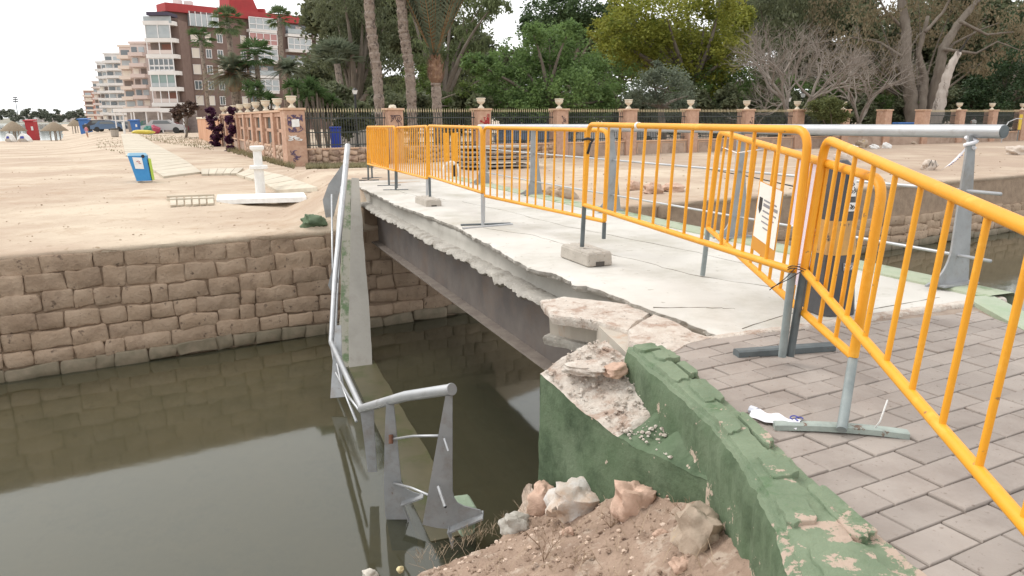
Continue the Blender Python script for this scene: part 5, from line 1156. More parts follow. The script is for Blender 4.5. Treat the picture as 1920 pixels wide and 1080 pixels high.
# ---- palms
def frond(mb, o, d, L0, sag, n, w, rg, stiff=False, mbs=None):
    side = d.cross(V(0, 0, 1)); side = side.normalized() if side.length > .01 else V(1, 0, 0); prev = o; pts = [o]
    for i in range(1, n+1):
        f = i/n; p = o+d*(L0*f)+V(0, 0, -sag*L0*f*f); tg = (p-prev).normalized(); up = side.cross(tg)
        for s in (-1, 1):
            ll = w*math.sin(math.pi*min(1, .12+f*.86))*rg.uniform(.8, 1.1); tip = p+(side*s*.8+tg*.65+up*.25).normalized()*ll-V(0, 0, ll*.25); b0 = p-tg*(L0/n*.35); b1 = p+tg*(L0/n*.25)
            mb.add([b0, b1, tip], [(0, 1, 2)])
        prev = p; pts.append(p)
    (mbs or mb).tube(pts, [.035*(1-.8*i/n) for i in range(n+1)], 3, False)
def date_palm(label, cx, cy, D, rpx, trunk, m, n=46, upright=0, seed=1, wth=.16, boss=None, stalk=None, sagk=.6):
    b = V(Y(*trunk[-1], D).x, D, 0); b.z = ground(b.x, b.y); c = Y(cx, cy, D); k = D/1350; t = thing('palm_tree', label, 'palm', b); rg = random.Random(seed); mb = MB(); ms = MB()
    for i in range(n):
        a = i*2.399; e = rg.uniform(-.25, 1.25) if not upright else rg.uniform(upright, 1.45); d = V(math.cos(a)*math.cos(e), math.sin(a)*math.cos(e), math.sin(e)); frond(mb, c, d, rpx*k*rg.uniform(.8, 1.1), sagk*rg.uniform(.5, 1)*(1-.4*bool(upright)), 26, rpx*k*wth, rg, mbs=ms)
    mb.build('frond', m, t); ms.build('frond_stalk', stalk or m, t)
    P = [Y(x, y, D) for x, y in trunk]; P[0] = c-V(0, 0, .1); P[-1] = b; mb = MB(); fine = []; rr = []
    for i in range(len(P)-1):
        for q in range(14): fine.append(P[i]+(P[i+1]-P[i])*(q/14)); rr.append(wth_*(1+.10*((q*7+i) % 3-1)))
    fine.append(b); rr.append(wth_*1.2); mb.tube(fine, rr, 12); smoothang(mb.build('trunk', barkpalm, t), 30)
    if boss:
        mb = MB(); bc = Y(boss[0], boss[1], D); rows = []
        for q in range(9): th = math.pi*q/8; rows.append((max(.01, boss[2]*k*math.sin(th)*(1.1 if q % 2 else .93)), -boss[3]*k*math.cos(th)))
        mb.lathe(rows, bc, 16)
        for q in range(150):
            a = rg.random()*6.283; h_ = rg.uniform(-.9, .9); rr_ = boss[2]*k*math.sqrt(max(.05, 1-h_*h_)); p = bc+V(math.cos(a)*rr_, math.sin(a)*rr_, h_*boss[3]*k); d = V(math.cos(a), math.sin(a), 0); sd = V(-d.y, d.x, 0)*.05; mb.add([p-sd, p+sd, p+d*.16+V(0, 0, .28)], [(0, 1, 2)])
        mb.build('boss', mat('palm_boss', (.20, .115, .08), (.30, .19, .12), sc=4, rough=.95, bump=1, bsc=8, dist=.08), t)
    return t
def fan_palm(label, cx, cy, D, rpx, trunk, m, tr=.16, n=34, seed=1, low=-.7, group=None):
    b = V(Y(*trunk[-1], D).x, D, 0); b.z = ground(b.x, b.y); c = Y(cx, cy, D); k = D/1350; t = thing('palm_tree', label, 'palm', b, group); rg = random.Random(seed); mb = MB()
    for i in range(n):
        a = i*2.399; e = rg.uniform(low, 1.35); d = V(math.cos(a)*math.cos(e), math.sin(a)*math.cos(e), math.sin(e)); Lf = rpx*k; h = c+d*Lf*.52; side = d.cross(V(0, 0, 1)).normalized(); up = side.cross(d)
        mb.tube([c, h], [.03, .015], 3, False)
        for q in range(-5, 6):
            an = q*.24; dd = (d*math.cos(an)+side*math.sin(an)*1.1+up*rg.uniform(-.12, .12)).normalized(); tip = h+dd*Lf*.55*rg.uniform(.8, 1.05)-V(0, 0, Lf*.12); sd = dd.cross(up).normalized()*Lf*.035; mid = h+(tip-h)*.5+V(0, 0, Lf*.03)
            mb.add([h, mid-sd, tip, mid+sd], [(0, 1, 2, 3)])
    mb.build('frond', m, t); P = [Y(x, y, D) for x, y in trunk]; P[-1] = b; mb = MB(); mb.tube(P, [tr]+[tr*1.05]*(len(P)-2)+[tr*1.2], 9); mb.build('trunk', barkpalm, t, True); return t
wth_ = .24; date_palm('palm with upright grey green fronds and an orange base, behind the barrier ends', 815, 112, 36, 200, [(815, 112), (818, 170), (822, 235)], lf_palmg, 130, 1.08, 3, .13, (817, 136, 13, 26), lf_palmo, .12)
wth_ = .33; date_palm('full feathery palm in front of the brown apartment block', 438, 140, 58, 64, [(438, 140), (442, 170), (446, 215)], lf_palmg, 120, 0, 4, .26, (440, 156, 13, 20), lf_palmo)
fan_palm('tall fan palm with round crown above the feathery palm', 426, 42, 62, 34, [(426, 42), (432, 90), (440, 200)], lf_palm, .22, 40, 5)
fan_palm('slim tall fan palm left of the tree line', 524, 34, 70, 27, [(524, 34), (527, 90), (540, 210)], lf_palm, .2, 34, 6)
fan_palm('dark fan palm crown left of the round crowned palm', 376, 76, 66, 30, [(376, 76), (384, 140), (392, 215)], lf_yuc, .15, 26, 7, -.3)
fan_palm('arching palm right of the feathery palm', 480, 104, 58, 40, [(480, 104), (484, 150), (488, 215)], lf_yuc, .18, 34, 8)
wth_ = .2; date_palm('small grey green palm in front of the balconies', 540, 132, 60, 44, [(540, 132), (546, 170), (552, 215)], lf_palmg, 80, 0, 9, .26)
fan_palm('upright fan palm beside the dark tree', 632, 120, 50, 56, [(632, 120), (640, 170), (646, 215)], lf_palmg, .22, 36, 10, .2)
for i, (px, py, r, lab) in enumerate([(478, 172, 26, 'spiky yucca clump left of the lamp'), (500, 188, 24, 'low yucca just above the stone urns'), (560, 168, 28, 'green yucca clump above the corner pillar'), (592, 158, 34, 'tall spiky yucca right of the corner pillar'), (612, 186, 26, 'low yucca behind the iron railing'), (572, 195, 24, 'small yucca directly behind the corner urn')]):
    D = (36+i*.7) if px > 555 else 52+i; b = Y(px, py+18, D); b.z = ground(b.x, b.y); t = thing('yucca', lab, 'plant', b); mb = MB(); rg = random.Random(i); k = D/1350; tr_ = MB()
    for s in range(4):
        c = Y(px+rg.uniform(-.6, .6)*r, py+rg.uniform(-.45, .5)*r, D+rg.uniform(-.5, .5)); tr_.tube([V(b.x+rg.uniform(-.1, .1), D, b.z), c], .06, 5, False)
        for q in range(60):
            a = rg.random()*6.283; e = rg.uniform(-.5, 1.4); d = V(math.cos(a)*math.cos(e), math.sin(a)*math.cos(e), math.sin(e)); sd = d.cross(V(.1, .2, 1)).normalized()*.028; L0 = r*k*rg.uniform(.55, .8); mb.add([c-sd, c+sd, c+d*L0*.6+sd-V(0, 0, .01), c+d*L0-V(0, 0, L0*.15), c+d*L0*.6-sd], [(0, 1, 2, 3, 4)])
    mb.build('leaf_blades', lf_yuc, t); tr_.build('stem', bark, t)
# two tall bare palm trunks that rise out of the picture
for i, (pts, w, lab) in enumerate([([(716, 225), (706, 130), (694, 40), (688, -60), (684, -190)], .235, 'left one of two tall rough palm trunks rising out of the frame'), ([(776, 232), (768, 130), (757, 60), (748, -50), (744, -210)], .24, 'right one of two tall rough palm trunks rising out of the frame')]):
    D = 35+i*.6; P = [Y(x, y, D) for x, y in pts]; P[0].z = ground(P[0].x, D); t = thing('palm_tree', lab, 'palm', P[0], 'tall palms with rough trunks'); mb = MB(); fine = []; rr = []
    for a, c in zip(P, P[1:]):
        for q in range(22): fine.append(a+(c-a)*(q/22)); rr.append(w*(1+.13*((q*5+3*i) % 4-1.5)/1.5*(.6+.4*rnd.random())))
    mb.tube(fine+[P[-1]], rr+[w*.8], 14); o = mb.build('trunk', barkpalm, t)
    mb = MB(); rg = random.Random(50+i)
    for q in range(260):
        f = rg.random()*.98; idx = int(f*(len(fine)-1)); c = fine[idx]; a = rg.uniform(0, 6.283); d = V(math.cos(a), math.sin(a), 0); s = V(-d.y, d.x, 0)*.05; mb.add([c+d*w-s, c+d*w+s, c+d*(w+.07)+V(0, 0, .16)], [(0, 1, 2)])
    tag(mb.build('bark_scale', mat('palm_scale', (.36, .30, .25), (.2, .15, .12), sc=5, rough=.95), t), kind='stuff')
    mb = MB(); c = P[-1]
    for q in range(40):
        a = q*2.399; e = rg.uniform(-.6, 1.2); d = V(math.cos(a)*math.cos(e), math.sin(a)*math.cos(e), math.sin(e)); frond(mb, c, d, 2.2, .4, 12, .6, rg)
    mb.build('frond', lf_palm, t)

# ---- park fence
FC = Z(555, 311, -.65); FC.z = 0; FR = V(.869, .494, 0).normalized(); FL = V(-.449, .893, 0).normalized()
fence = thing('park_fence', 'brick pillar and iron railing fence along the edge of the park', 'fence', FC)
def urn(b, s=1., label='pale stone urn on a fence pillar', grp='stone urns on the fence pillars'):
    mb = MB(); mb.lathe([(.16*s, 0), (.16*s, .04*s), (.09*s, .10*s), (.055*s, .16*s), (.07*s, .20*s), (.17*s, .27*s), (.21*s, .36*s), (.20*s, .43*s), (.235*s, .46*s), (.235*s, .49*s), (.19*s, .50*s)], b, 14)
    o = mb.build('urn', urnm); smoothang(o, 35); tag(o, label, 'urn', grp); return o
def pillar(c, u, w, z0, z1, cap=True, par=fence, m=brick):
    v = V(-u.y, u.x, 0); mb = MB(); mb.bbox(V(c.x, c.y, (z0+z1)/2), (w, w, z1-z0), u, v, b=.012); p = mb.build('pillar', m, par)
    if cap: mb = MB(); mb.bbox(V(c.x, c.y, z1+.045), (w+.10, w+.10, .09), u, v, b=.015); mb.build('cap', copingm, p)
    return p
def scribble(P0, u, w, h, m, par, seed, n=7, r=.012):
    rg = random.Random(seed); out = -V(-u.y, u.x, 0); mb = MB()
    for k in range(n):
        x = rg.uniform(-w, w); z = rg.uniform(-h, h); pts = []
        for q in range(9): x += rg.uniform(-.5, .5)*w; z += rg.uniform(-.45, .45)*h; x = max(-w, min(w, x)); z = max(-h, min(h, z)); pts.append(P0+u*x+V(0, 0, z)+out*.004)
        mb.tube(pts, r, 4)
    mb.build('graffiti', m, par)
ZB = -.05
pill = []
names = ['on the corner pillar', 'on the damaged second pillar', 'on the pillar with red graffiti', 'on the fourth pillar, behind the taped rail', 'on the pillar before the grey olive tree', 'on the pillar below the yellow green tree', 'on the pillar left of the bare tree', 'on the pillar left of the round bush', 'on the pillar right of the round bush', 'on the pillar before the thick tree', '', 'on the pillar right of the white trunk', 'on the pillar beside the far play area', 'on the pillar at the right edge']
for i in range(14):
    c = FC+FR*(4.17*i); p = pillar(c, FR, .78 if i == 0 else .66, -.9, 1.50); pill.append(c)
    if i not in (1, 10, 9): urn(c+V(0, 0, 1.59), .92, 'pale stone urn '+names[i], None)
    if i == 1:
        o = rock('urn_stump', c+V(0, 0, 1.64), (.16, .16, .08), urnm, 'broken remains of an urn on the second pillar', 'urn', 3)
fr_out = V(FR.y, -FR.x, 0)
scribble(pill[2]-V(-FR.y, FR.x, 0)*.335+V(0, 0, 1.05), FR, .22, .30, redp, fence, 3, 8, .02)
scribble(pill[1]-V(-FR.y, FR.x, 0)*.335+V(0, 0, .95), FR, .24, .35, mat('spray_dark', (.10, .07, .08), rough=.8), fence, 5, 7, .012)
scribble(pill[3]-V(-FR.y, FR.x, 0)*.335+V(0, 0, .95), FR, .2, .3, mat('spray_dark', (.1, .07, .08)), fence, 6, 4, .010)
scribble(pill[6]-V(-FR.y, FR.x, 0)*.335+V(0, 0, .9), FR, .2, .3, mat('spray_dark', (.1, .07, .08)), fence, 7, 4, .010)
# corner pillar front faces the camera along the right wing
cf = FC-V(-FR.y, FR.x, 0)*.395
scribble(cf+V(0, 0, 1.0), FR, .28, .32, mat('spray_violet', (.12, .09, .16)), fence, 8, 12, .016)
mb = MB(); q0 = cf+V(0, 0, 1.02)-V(-FR.y, FR.x, 0)*.01; mb.prism([q0-FR*.14-V(0, 0, .16), q0+FR*.16-V(0, 0, .14), q0+FR*.15+V(0, 0, .15), q0-FR*.14+V(0, 0, .13)], -V(-FR.y, FR.x, 0)*.01); mb.build('poster', white, fence)
scribble(cf+V(0, 0, .45), FR, .30, .10, white, fence, 9, 6, .018)
scribble(cf+V(0, 0, -.25), FR, .25, .22, mat('spray_violet', (.12, .09, .16)), fence, 12, 6, .014)
rcv = {}
def rubwall(a, c, u, zt_, seed, stones=True, plaster=False):
    Lw = (c-a).length; v = V(-u.y, u.x, 0); m_ = (a+c)/2
    mb = MB(); mb.bbox(V(m_.x, m_.y, (zt_-1.0)/2), (Lw, .42, zt_+1.0), u, v, b=.01); mb.build('base_wall', mat('base_plaster', (.36, .26, .20), (.44, .33, .26), sc=1.5, rough=.95, bump=.7, bsc=9, c3=(.27, .19, .14), sc3=1.2, lo3=.5, hi3=.65, dist=.03), fence)
    mb = MB(); mb.bbox(V(m_.x, m_.y, zt_+.035), (Lw, .50, .07), u, v, b=.012); mb.build('coping', copingm, fence)
    if stones:
        rg = random.Random(seed); bs = Matrix((u, v, V(0, 0, 1))).transposed().to_4x4(); x = .1
        while x < Lw-.15:
            w = rg.uniform(.26, .44); z = -.72
            while z < zt_-.06:
                h = rg.uniform(.17, .27); key = rg.randrange(8)
                if key not in rcv: rcv[key] = stone_mesh(200+key, .34, .22, .05, rubst, 'stone', .05, .035)
                o = link('stone', rcv[key], fence); o.matrix_parent_inverse = Matrix.Translation(-fence.location)
                o.matrix_basis = Matrix.Translation(a+u*(x+w/2)-v*.225+V(0, 0, z+h/2)) @ bs @ Matrix.Rotation(rg.uniform(-.4, .4), 4, 'Y') @ Matrix.Diagonal((w/.36, 1, h/.24, 1)); z += h
            x += w
def rails(a, c, u, zb, nb, lowtips=True, top=1.42):
    Lw = (c-a).length; mb = MB(); mt = MB()
    for k in range(nb):
        p = a+u*(Lw*(k+.5)/nb); mb.box(V(p.x, p.y, (zb+top)/2), (.022, .022, top-zb), u, V(-u.y, u.x, 0)); mt.lathe([(.008, 0), (.024, .05), (.004, .17)], V(p.x, p.y, top), 4)
    for z in (zb+.12, zb+.62, top-.22): m_ = (a+c)/2; mb.box(V(m_.x, m_.y, z), (Lw, .03, .045), u, V(-u.y, u.x, 0))
    tag(mb.build('iron_bars', iron, fence), kind='stuff'); tag(mt.build('spear_tips', tipm, fence), kind='stuff')
for i in range(13):
    a = pill[i]+FR*.36; c = pill[i+1]-FR*.33
    rubwall(a, c, FR, ZB, i+1, stones=(i < 3))
    if i not in (8, 9): rails(a, c, FR, ZB+.07, 32)
# plaster frames on the base wall (blind panels)
for i in range(3, 8):
    a = pill[i]+FR*.5; c = pill[i+1]-FR*.5; v = -V(-FR.y, FR.x, 0)*.215
    for z0 in (-.12,):
        mb = MB(); m_ = (a+c)/2+v; mb.box(V(m_.x, m_.y, z0), ((c-a).length, .02, .03), FR, V(-FR.y, FR.x, 0)); mb.build('plaster_band', copingm, fence)
    for f in (0, .5, 1): p = a+(c-a)*f+v; mb = MB(); mb.box(V(p.x, p.y, -.38), (.04, .022, .5), FR, V(-FR.y, FR.x, 0)); mb.build('plaster_band', copingm, fence)
# left wing: open brick frames
lf_ = thing('brick_garden_wall', 'brick wall of pillars and open frames running away from the corner towards the buildings', 'wall', FC)
vl = V(FL.y, -FL.x, 0); vl = -vl if vl.x > 0 else vl     # outward to the left
for i in range(8):
    c = FC+FL*(3.3*(i+1)); pillar(c, FL, .6, -.9, 1.42, False, lf_)
    urn(c+V(0, 0, 1.56), .95, ['pale urn nearest to the corner urn on the left wing', 'pale urn on the second pillar from the corner, left wing', 'pale urn on the third pillar from the corner, left wing', 'pale urn on the fourth pillar from the corner, left wing', 'pale urn on the fifth pillar from the corner, left wing', 'pale urn on the sixth pillar from the corner, left wing', 'small urn above the purple creeper', 'smallest urn at the far end of the left wing'][i], None)
for i in range(8):
    a = FC+FL*(3.3*i+.3); c = FC+FL*(3.3*(i+1)-.3); Lw = (c-a).length; m_ = (a+c)/2; n_ = V(-FL.y, FL.x, 0)
    for z0, z1, th, m, nm in ((-.9, -.02, .42, mat('base_plaster', (.3, .2, .15)), 'base_wall'), (-.02, .06, .5, copingm, 'coping'), (.62, .76, .32, brick, 'mid_beam'), (1.26, 1.44, .42, brick, 'top_beam')):
        mb = MB(); mb.bbox(V(m_.x, m_.y, (z0+z1)/2), (Lw, th, z1-z0), FL, n_, b=.008); mb.build(nm, m, lf_)
    mb = MB(); mb.bbox(V(m_.x, m_.y, 1.49), (Lw+.66, .56, .09), FL, n_, b=.01); mb.build('coping', copingm, lf_)
    for f in (.0, 1.0):
        p = a+(c-a)*f+(FL*(.25 if f == 0 else -.25))+vl*.1; mb = MB(); mb.bbox(V(p.x, p.y, .66), (.52, .12, 1.18), FL, n_, b=.008); mb.build('brick_jamb', brick, lf_)
    mb = MB(); mb.box(V(m_.x, m_.y, .66)+vl*.06, (Lw, .03, 1.2), FL, n_); mb.build('dark_screen', mat('screen_dark', (.085, .09, .085), (.12, .12, .11), sc=6, rough=.9), lf_)
    if i < 4:
        rg = random.Random(40+i); bs = Matrix((FL, -vl if False else V(-FL.y, FL.x, 0), V(0, 0, 1))).transposed().to_4x4(); x = 0
        nn = V(-FL.y, FL.x, 0); sg = 1 if nn.dot(vl) > 0 else -1
        while x < Lw-.1:
            w = rg.uniform(.3, .55); z = -.72
            while z < -.1:
                h = rg.uniform(.18, .3); key = rg.randrange(8)
                o = link('stone', rcv[key], lf_); o.matrix_parent_inverse = Matrix.Translation(-lf_.location)
                o.matrix_basis = Matrix.Translation(a+FL*(x+w/2)+vl*.225+V(0, 0, z+h/2)) @ bs @ Matrix.Rotation(math.pi if sg > 0 else 0, 4, 'Z') @ Matrix.Rotation(rg.uniform(-.4, .4), 4, 'Y') @ Matrix.Diagonal((w/.36, 1, h/.24, 1)); z += h
            x += w
# plain orange wall further on
a = FC+FL*28.5; c = FC+FL*50; ow = thing('orange_wall', 'plain orange rendered wall with a rough white top beyond the purple creeper', 'wall', a); n_ = V(-FL.y, FL.x, 0)
for k in range(4):
    p = a+(c-a)*((k+.5)/4); mb = MB(); mb.bbox(V(p.x, p.y, .1), (5.2, .5, 2.3), FL, n_, b=.03); mb.build('wall_panel', mat('orange_render', (.50, .26, .15), (.56, .32, .2), sc=.8, rough=.9), ow)
    mb = MB(); mb.bbox(V(p.x, p.y, 1.32), (5.3, .6, .16), FL, n_, b=.03, j=.03); mb.build('coping', urnm, ow)
def creeper(px, py, D, rp, label):
    b = Y(px, py, D); t = thing('creeper', label, 'plant', V(b.x, b.y, -.7)); bl = [((b.x+rnd.uniform(-.2, .2), b.y+rnd.uniform(-.3, .3), -.5+2.2*f), rp*D/1350*(.8+.3*math.sin(f*3)), 14) for f in (0, .25, .5, .75, 1)]; leaves('leaves', bl, lf_purple, .16, t, 50, .4, .4, int(px)); mb = MB(); mb.tube([V(b.x, b.y, -.8), b+V(0, 0, .4)], .05, 5); mb.build('stem', bark, t)
creeper(402, 240, 51.5, 11, 'dark purple creeper spilling over the wall end'); creeper(431, 228, 44, 8, 'smaller purple creeper between the brick frames')
tree('dark reddish bush on top of the orange wall', [(340, 208, 16), (358, 203, 14), (330, 214, 12)], 78, mat('leaf_redbrown', (.10, .06, .05), (.13, .09, .06), sc=1, rough=.8, trans=.2), (345, 225), .12, seed=31, dens=2.5, name='bush', cat='bush', tall=1.2)
# fence-side lamp posts
def lamp(px, pyt, pyb, D, label, base=True):
    b = Y(px, pyb, D); b.z = min(b.z, ground(b.x, b.y)); tp_ = Y(px, pyt, D); h = tp_.z-b.z; k = D/1350; t = thing('lamp_post', label, 'street lamp', b, 'lantern posts in the park')
    mb = MB(); mb.lathe([(.20, 0), (.17, .3), (.10, .55), (.11, .6), (.05, .75), (.045, h-11*k), (.09, h-10*k)], b, 10); mb.build('pole', dark, t)
    mb = MB(); mb.lathe([(3.0*k, h-10*k), (5.2*k, h-3*k)], b, 8); mb.build('lantern_glass', white, t); mb = MB(); mb.lathe([(5.8*k, h-3*k), (3.4*k, h-1*k), (.6*k, h+1.5*k)], b, 8); mb.build('lantern_roof', dark, t)
lamp(671, 166, 277, 32.5, 'black lantern post behind the railing near the corner'); lamp(1475, 180, 236, 50, 'black lantern post right of the bare tree'); lamp(1501, 172, 236, 60, 'farther lantern post beside the bare tree')
# things behind the fence
mb = MB(); b = Y(668, 210, 46); b.z = -.66; t = thing('white_kiosk', 'low white kiosk with grey roof behind the corner railing', 'kiosk', b); mb.box(b+V(0, 0, 1.3), (1.6*1.6, 2, 2.6)); mb.build('wall', bldwhite, t); mb = MB(); mb.box(b+V(0, 0, 2.65), (2.9, 2.4, .12)); mb.build('roof', woodm, t)
b = V(Y(628, 230, 35).x, 35, -.66); t = thing('blue_bin', 'small blue bin behind the railing right of the corner pillar', 'bin', b); mb = MB(); mb.bbox(b+V(0, 0, .85), (.42, .42, 1.1), b=.03); mb.build('body', mat('deep_blue', (.02, .05, .35), rough=.5), t); mb = MB(); mb.box(b+V(0, 0, .2), (.06, .06, .5)); mb.build('post', dark, t); mb = MB(); mb.bbox(b+V(0, 0, 1.43), (.46, .46, .08), b=.02); mb.build('lid', mat('deep_blue', (.02, .05, .35)), t)
def car2(px, D, col, label, L0=4.2):
    x = Y(px, 230, D).x; b = V(x, D, -.66); t = thing('parked_car', label, 'car', b); u = V(.869, .494, 0); n_ = V(-.494, .869, 0); cm = mat('car_'+col[0], col[1], rough=.3)
    prof = [(-2.1, .3), (-2.15, .8), (-1.9, 1.0), (-1.4, 1.5), (.4, 1.52), (1.1, 1.02), (2.0, .9), (2.15, .35)]
    mb = MB(); mb.prism([b+u*q-n_*.85+V(0, 0, z) for q, z in prof], n_*1.7); mb.build('car_body', cm, t)
    mb = MB(); mb.prism([b+u*q-n_*.87+V(0, 0, z) for q, z in ((-1.6, 1.02), (-1.3, 1.42), (.3, 1.42), (.85, 1.02))], n_*1.74); mb.build('side_window', glass, t)
    for sx in (-1.3, 1.35):
        for sy in (-.87, .7): mb = MB(); mb.lathe([(.33, 0), (.33, .17)], b+u*sx+n_*sy+V(0, 0, .33), 14, n_); mb.build('wheel', dark, t)
car2(1000, 43, ('bluegrey', (.14, .18, .26)), 'blue grey car seen through the railings below the green tree'); car2(1120, 46, ('white', (.65, .65, .66)), 'white car seen through the railings right of the blue one'); car2(1170, 48, ('silver', (.42, .43, .45)), 'silver car partly hidden behind the fifth pillar')
b = V(Y(1695, 222, 53).x, 53, -.66); t = thing('blue_container', 'blue waste container behind the fence left of the thick trunk', 'container', b); mb = MB(); mb.bbox(b+V(0, 0, .65), (1.1, .9, 1.2), b=.05); mb.build('body', kbl, t); mb = MB(); mb.bbox(b+V(0, 0, 1.32), (1.16, .96, .14), b=.04); mb.build('lid', kbl, t)
for i, (px, lab) in enumerate([(1612, 'white slatted bench seen through the fence gap right of the bush'), (1646, 'second white slatted bench nearer the thick trunk')]):
    b = V(Y(px, 228, 52).x, 52, -.66); t = thing('park_bench', lab, 'bench', b, 'white benches behind the fence')
    for q in range(4): mb = MB(); mb.box(b+V(0, .1, .55+q*.14), (1.5, .03, .07)); mb.build('slat', white, t)
    mb = MB(); mb.box(b+V(0, -.15, .45), (1.5, .45, .05)); mb.build('seat', white, t)
    for sx in (-.65, .65): mb = MB(); mb.box(b+V(sx, -.1, .22), (.06, .4, .44)); mb.build('leg', white, t)
b = V(Y(1897, 222, 56).x, 55, -.66); t = thing('yellow_sign', 'narrow yellow sign between the last two pillars', 'sign', b); mb = MB(); mb.box(b+V(0, 0, 1.35), (.22, .05, 1.1)); mb.build('board', mat('sign_yellow', (.7, .5, .08)), t); mb = MB(); mb.box(b+V(0, .04, .5), (.05, .05, 1.3)); mb.build('post', legm, t)
b = V(Y(1873, 235, 51).x, 50.5, -.66); mb = MB(); mb.tube([b, b+V(.05, 0, .9), b+V(.3, 0, 1.4), b+V(.8, 0, 1.62), b+V(1.2, 0, 1.6)], .03, 6); tag(mb.build('metal_hoop', galv), 'pale curved metal hoop before the last pillars', 'hoop')
b = V(Y(1826, 225, 60).x, 60, -.66); t = thing('person', 'person in pale clothes standing beyond the fence between right pillars', 'person', b)
me = bpy.data.meshes.new('body'); me.from_pydata([(x, y, z) for x, y, z in jv], ed, []); o = link('body', me); o.location = b; o.modifiers.new('skin', 'SKIN'); o.modifiers.new('sub', 'SUBSURF').levels = 1
for i, v in enumerate(me.skin_vertices[0].data): v.radius = (rad[i], rad[i]*.8); v.use_root = (i == 0)
me.materials.append(mat('skin_tan', (.42, .22, .15))); o.parent = t; o.matrix_parent_inverse = pinv(t)
mb = MB(); mb.lathe([(.19, 0), (.18, .25), (.21, .5), (.20, .62), (.08, .70)], b+V(0, 0, .82), 12); mb.build('pale_top', white, t); mb = MB(); mb.lathe([(.12, 0), (.17, .3), (.19, .85)], b+V(0, 0, .06), 12); mb.build('trousers', mat('navy_cloth', (.05, .06, .09), rough=.9), t); mb = MB(); mb.lathe([(.09, 0), (.115, .06), (.10, .14), (.03, .18)], b+V(0, .02, 1.58), 10); mb.build('hair', mat('hair_dark', (.05, .035, .03)), t)

# ---- stacked boards and crates before the fence
b = G(925, 316); t = thing('board_stack', 'stack of grey boards on battens in front of the fence', 'boards', b)
for i in range(5):
    z = .12+i*.17; mb = MB(); mb.bbox(b+V(rnd.uniform(-.08, .12), 0, z), (2.6+rnd.uniform(-.2, .2), 1.1, .065), V(.97, .24, 0), V(-.24, .97, 0), b=.01); mb.build('board', woodm, t)
    if i < 4:
        for q in (-1, -.2, .9): mb = MB(); mb.box(b+V(q, q*.2-.2, z+.085), (.1, .7, .1)); mb.build('batten', woodd, t)
b = G(873, 314); t = thing('crate_pile', 'dark slatted crates left of the board stack', 'crates', b)
for i in range(2):
    for j in range(2):
        for q in range(5): mb = MB(); mb.box(b+V(-.2+j*.42, 0, .08+i*.48+q*.095), (.38, .5, .035)); mb.build('slat', woodd, t)
        for sx in (-.17, .17): mb = MB(); mb.box(b+V(-.2+j*.42+sx, -.25, .26+i*.48), (.03, .03, .46)); mb.build('corner_post', woodd, t)
# rocks on the right bank
specs = [(1741, 318, .30, .22, 'pale boulder with dark graffiti on the far bank'), (1615, 277, .45, .3, 'brown rock in a row of rubbish below the fence'), (1705, 270, .55, .2, 'long flat rock under the tube end'), (1640, 279, .3, .15, 'small white rubbish bag on the far sand'), (1662, 278, .3, .2, 'brown stone beside the white rubbish'), (1600, 280, .35, .16, 'white plastic rubbish left of the brown rock'), (1190, 356, .22, .14, 'reddish rock at the canal edge left of the leaning barrier'), (1225, 362, .26, .16, 'larger reddish rock at the canal edge'), (1262, 358, .28, .12, 'flat reddish rock at the canal edge'), (1060, 372, .3, .16, 'brown rock seen through the barrier bars'), (1030, 368, .22, .14, 'small brown rock left of it through the bars'), (1907, 290, .5, .25, 'pale stone at the right edge of the far bank'), (1580, 300, .35, .18, 'grey stone behind the plastic bollard')]
for px, py, w, h, lab in specs:
    m = white if 'white' in lab else (rk_pk if 'reddish' in lab else (mat('pale_boulder', (.50, .42, .35), (.58, .5, .43), sc=6, rough=.9, bump=.6, bsc=20) if 'pale' in lab or 'grey' in lab else rk_br))
    b = G(px, py); o = rock('rock' if 'white' not in lab else 'rubbish', b+V(0, 0, h*.55), (w, w*.7, h), m, lab, 'rock' if 'white' not in lab else 'rubbish', int(px) % 13+1, rnd.random(), .3)
    if 'graffiti' in lab:
        mb = MB(); mb.tube([b+V(-.15, -.24, .12), b+V(-.08, -.25, .34), b+V(-.02, -.25, .14), b+V(.05, -.25, .33), b+V(.12, -.24, .12)], .012, 4); g_ = mb.build('graffiti', blackp); g_.parent = o; g_.matrix_parent_inverse = (Matrix.Translation(o.location) @ o.rotation_euler.to_matrix().to_4x4()).inverted()
# slack cable across the far bank
wire('cable', [Y(1095, 292, 15), Y(1150, 300, 13.5), Y(1300, 312, 11), Y(1400, 330, 9.5), Y(1500, 352, 8)], .008, dark, 'thin slack dark cable strung behind the barriers', 'cable')
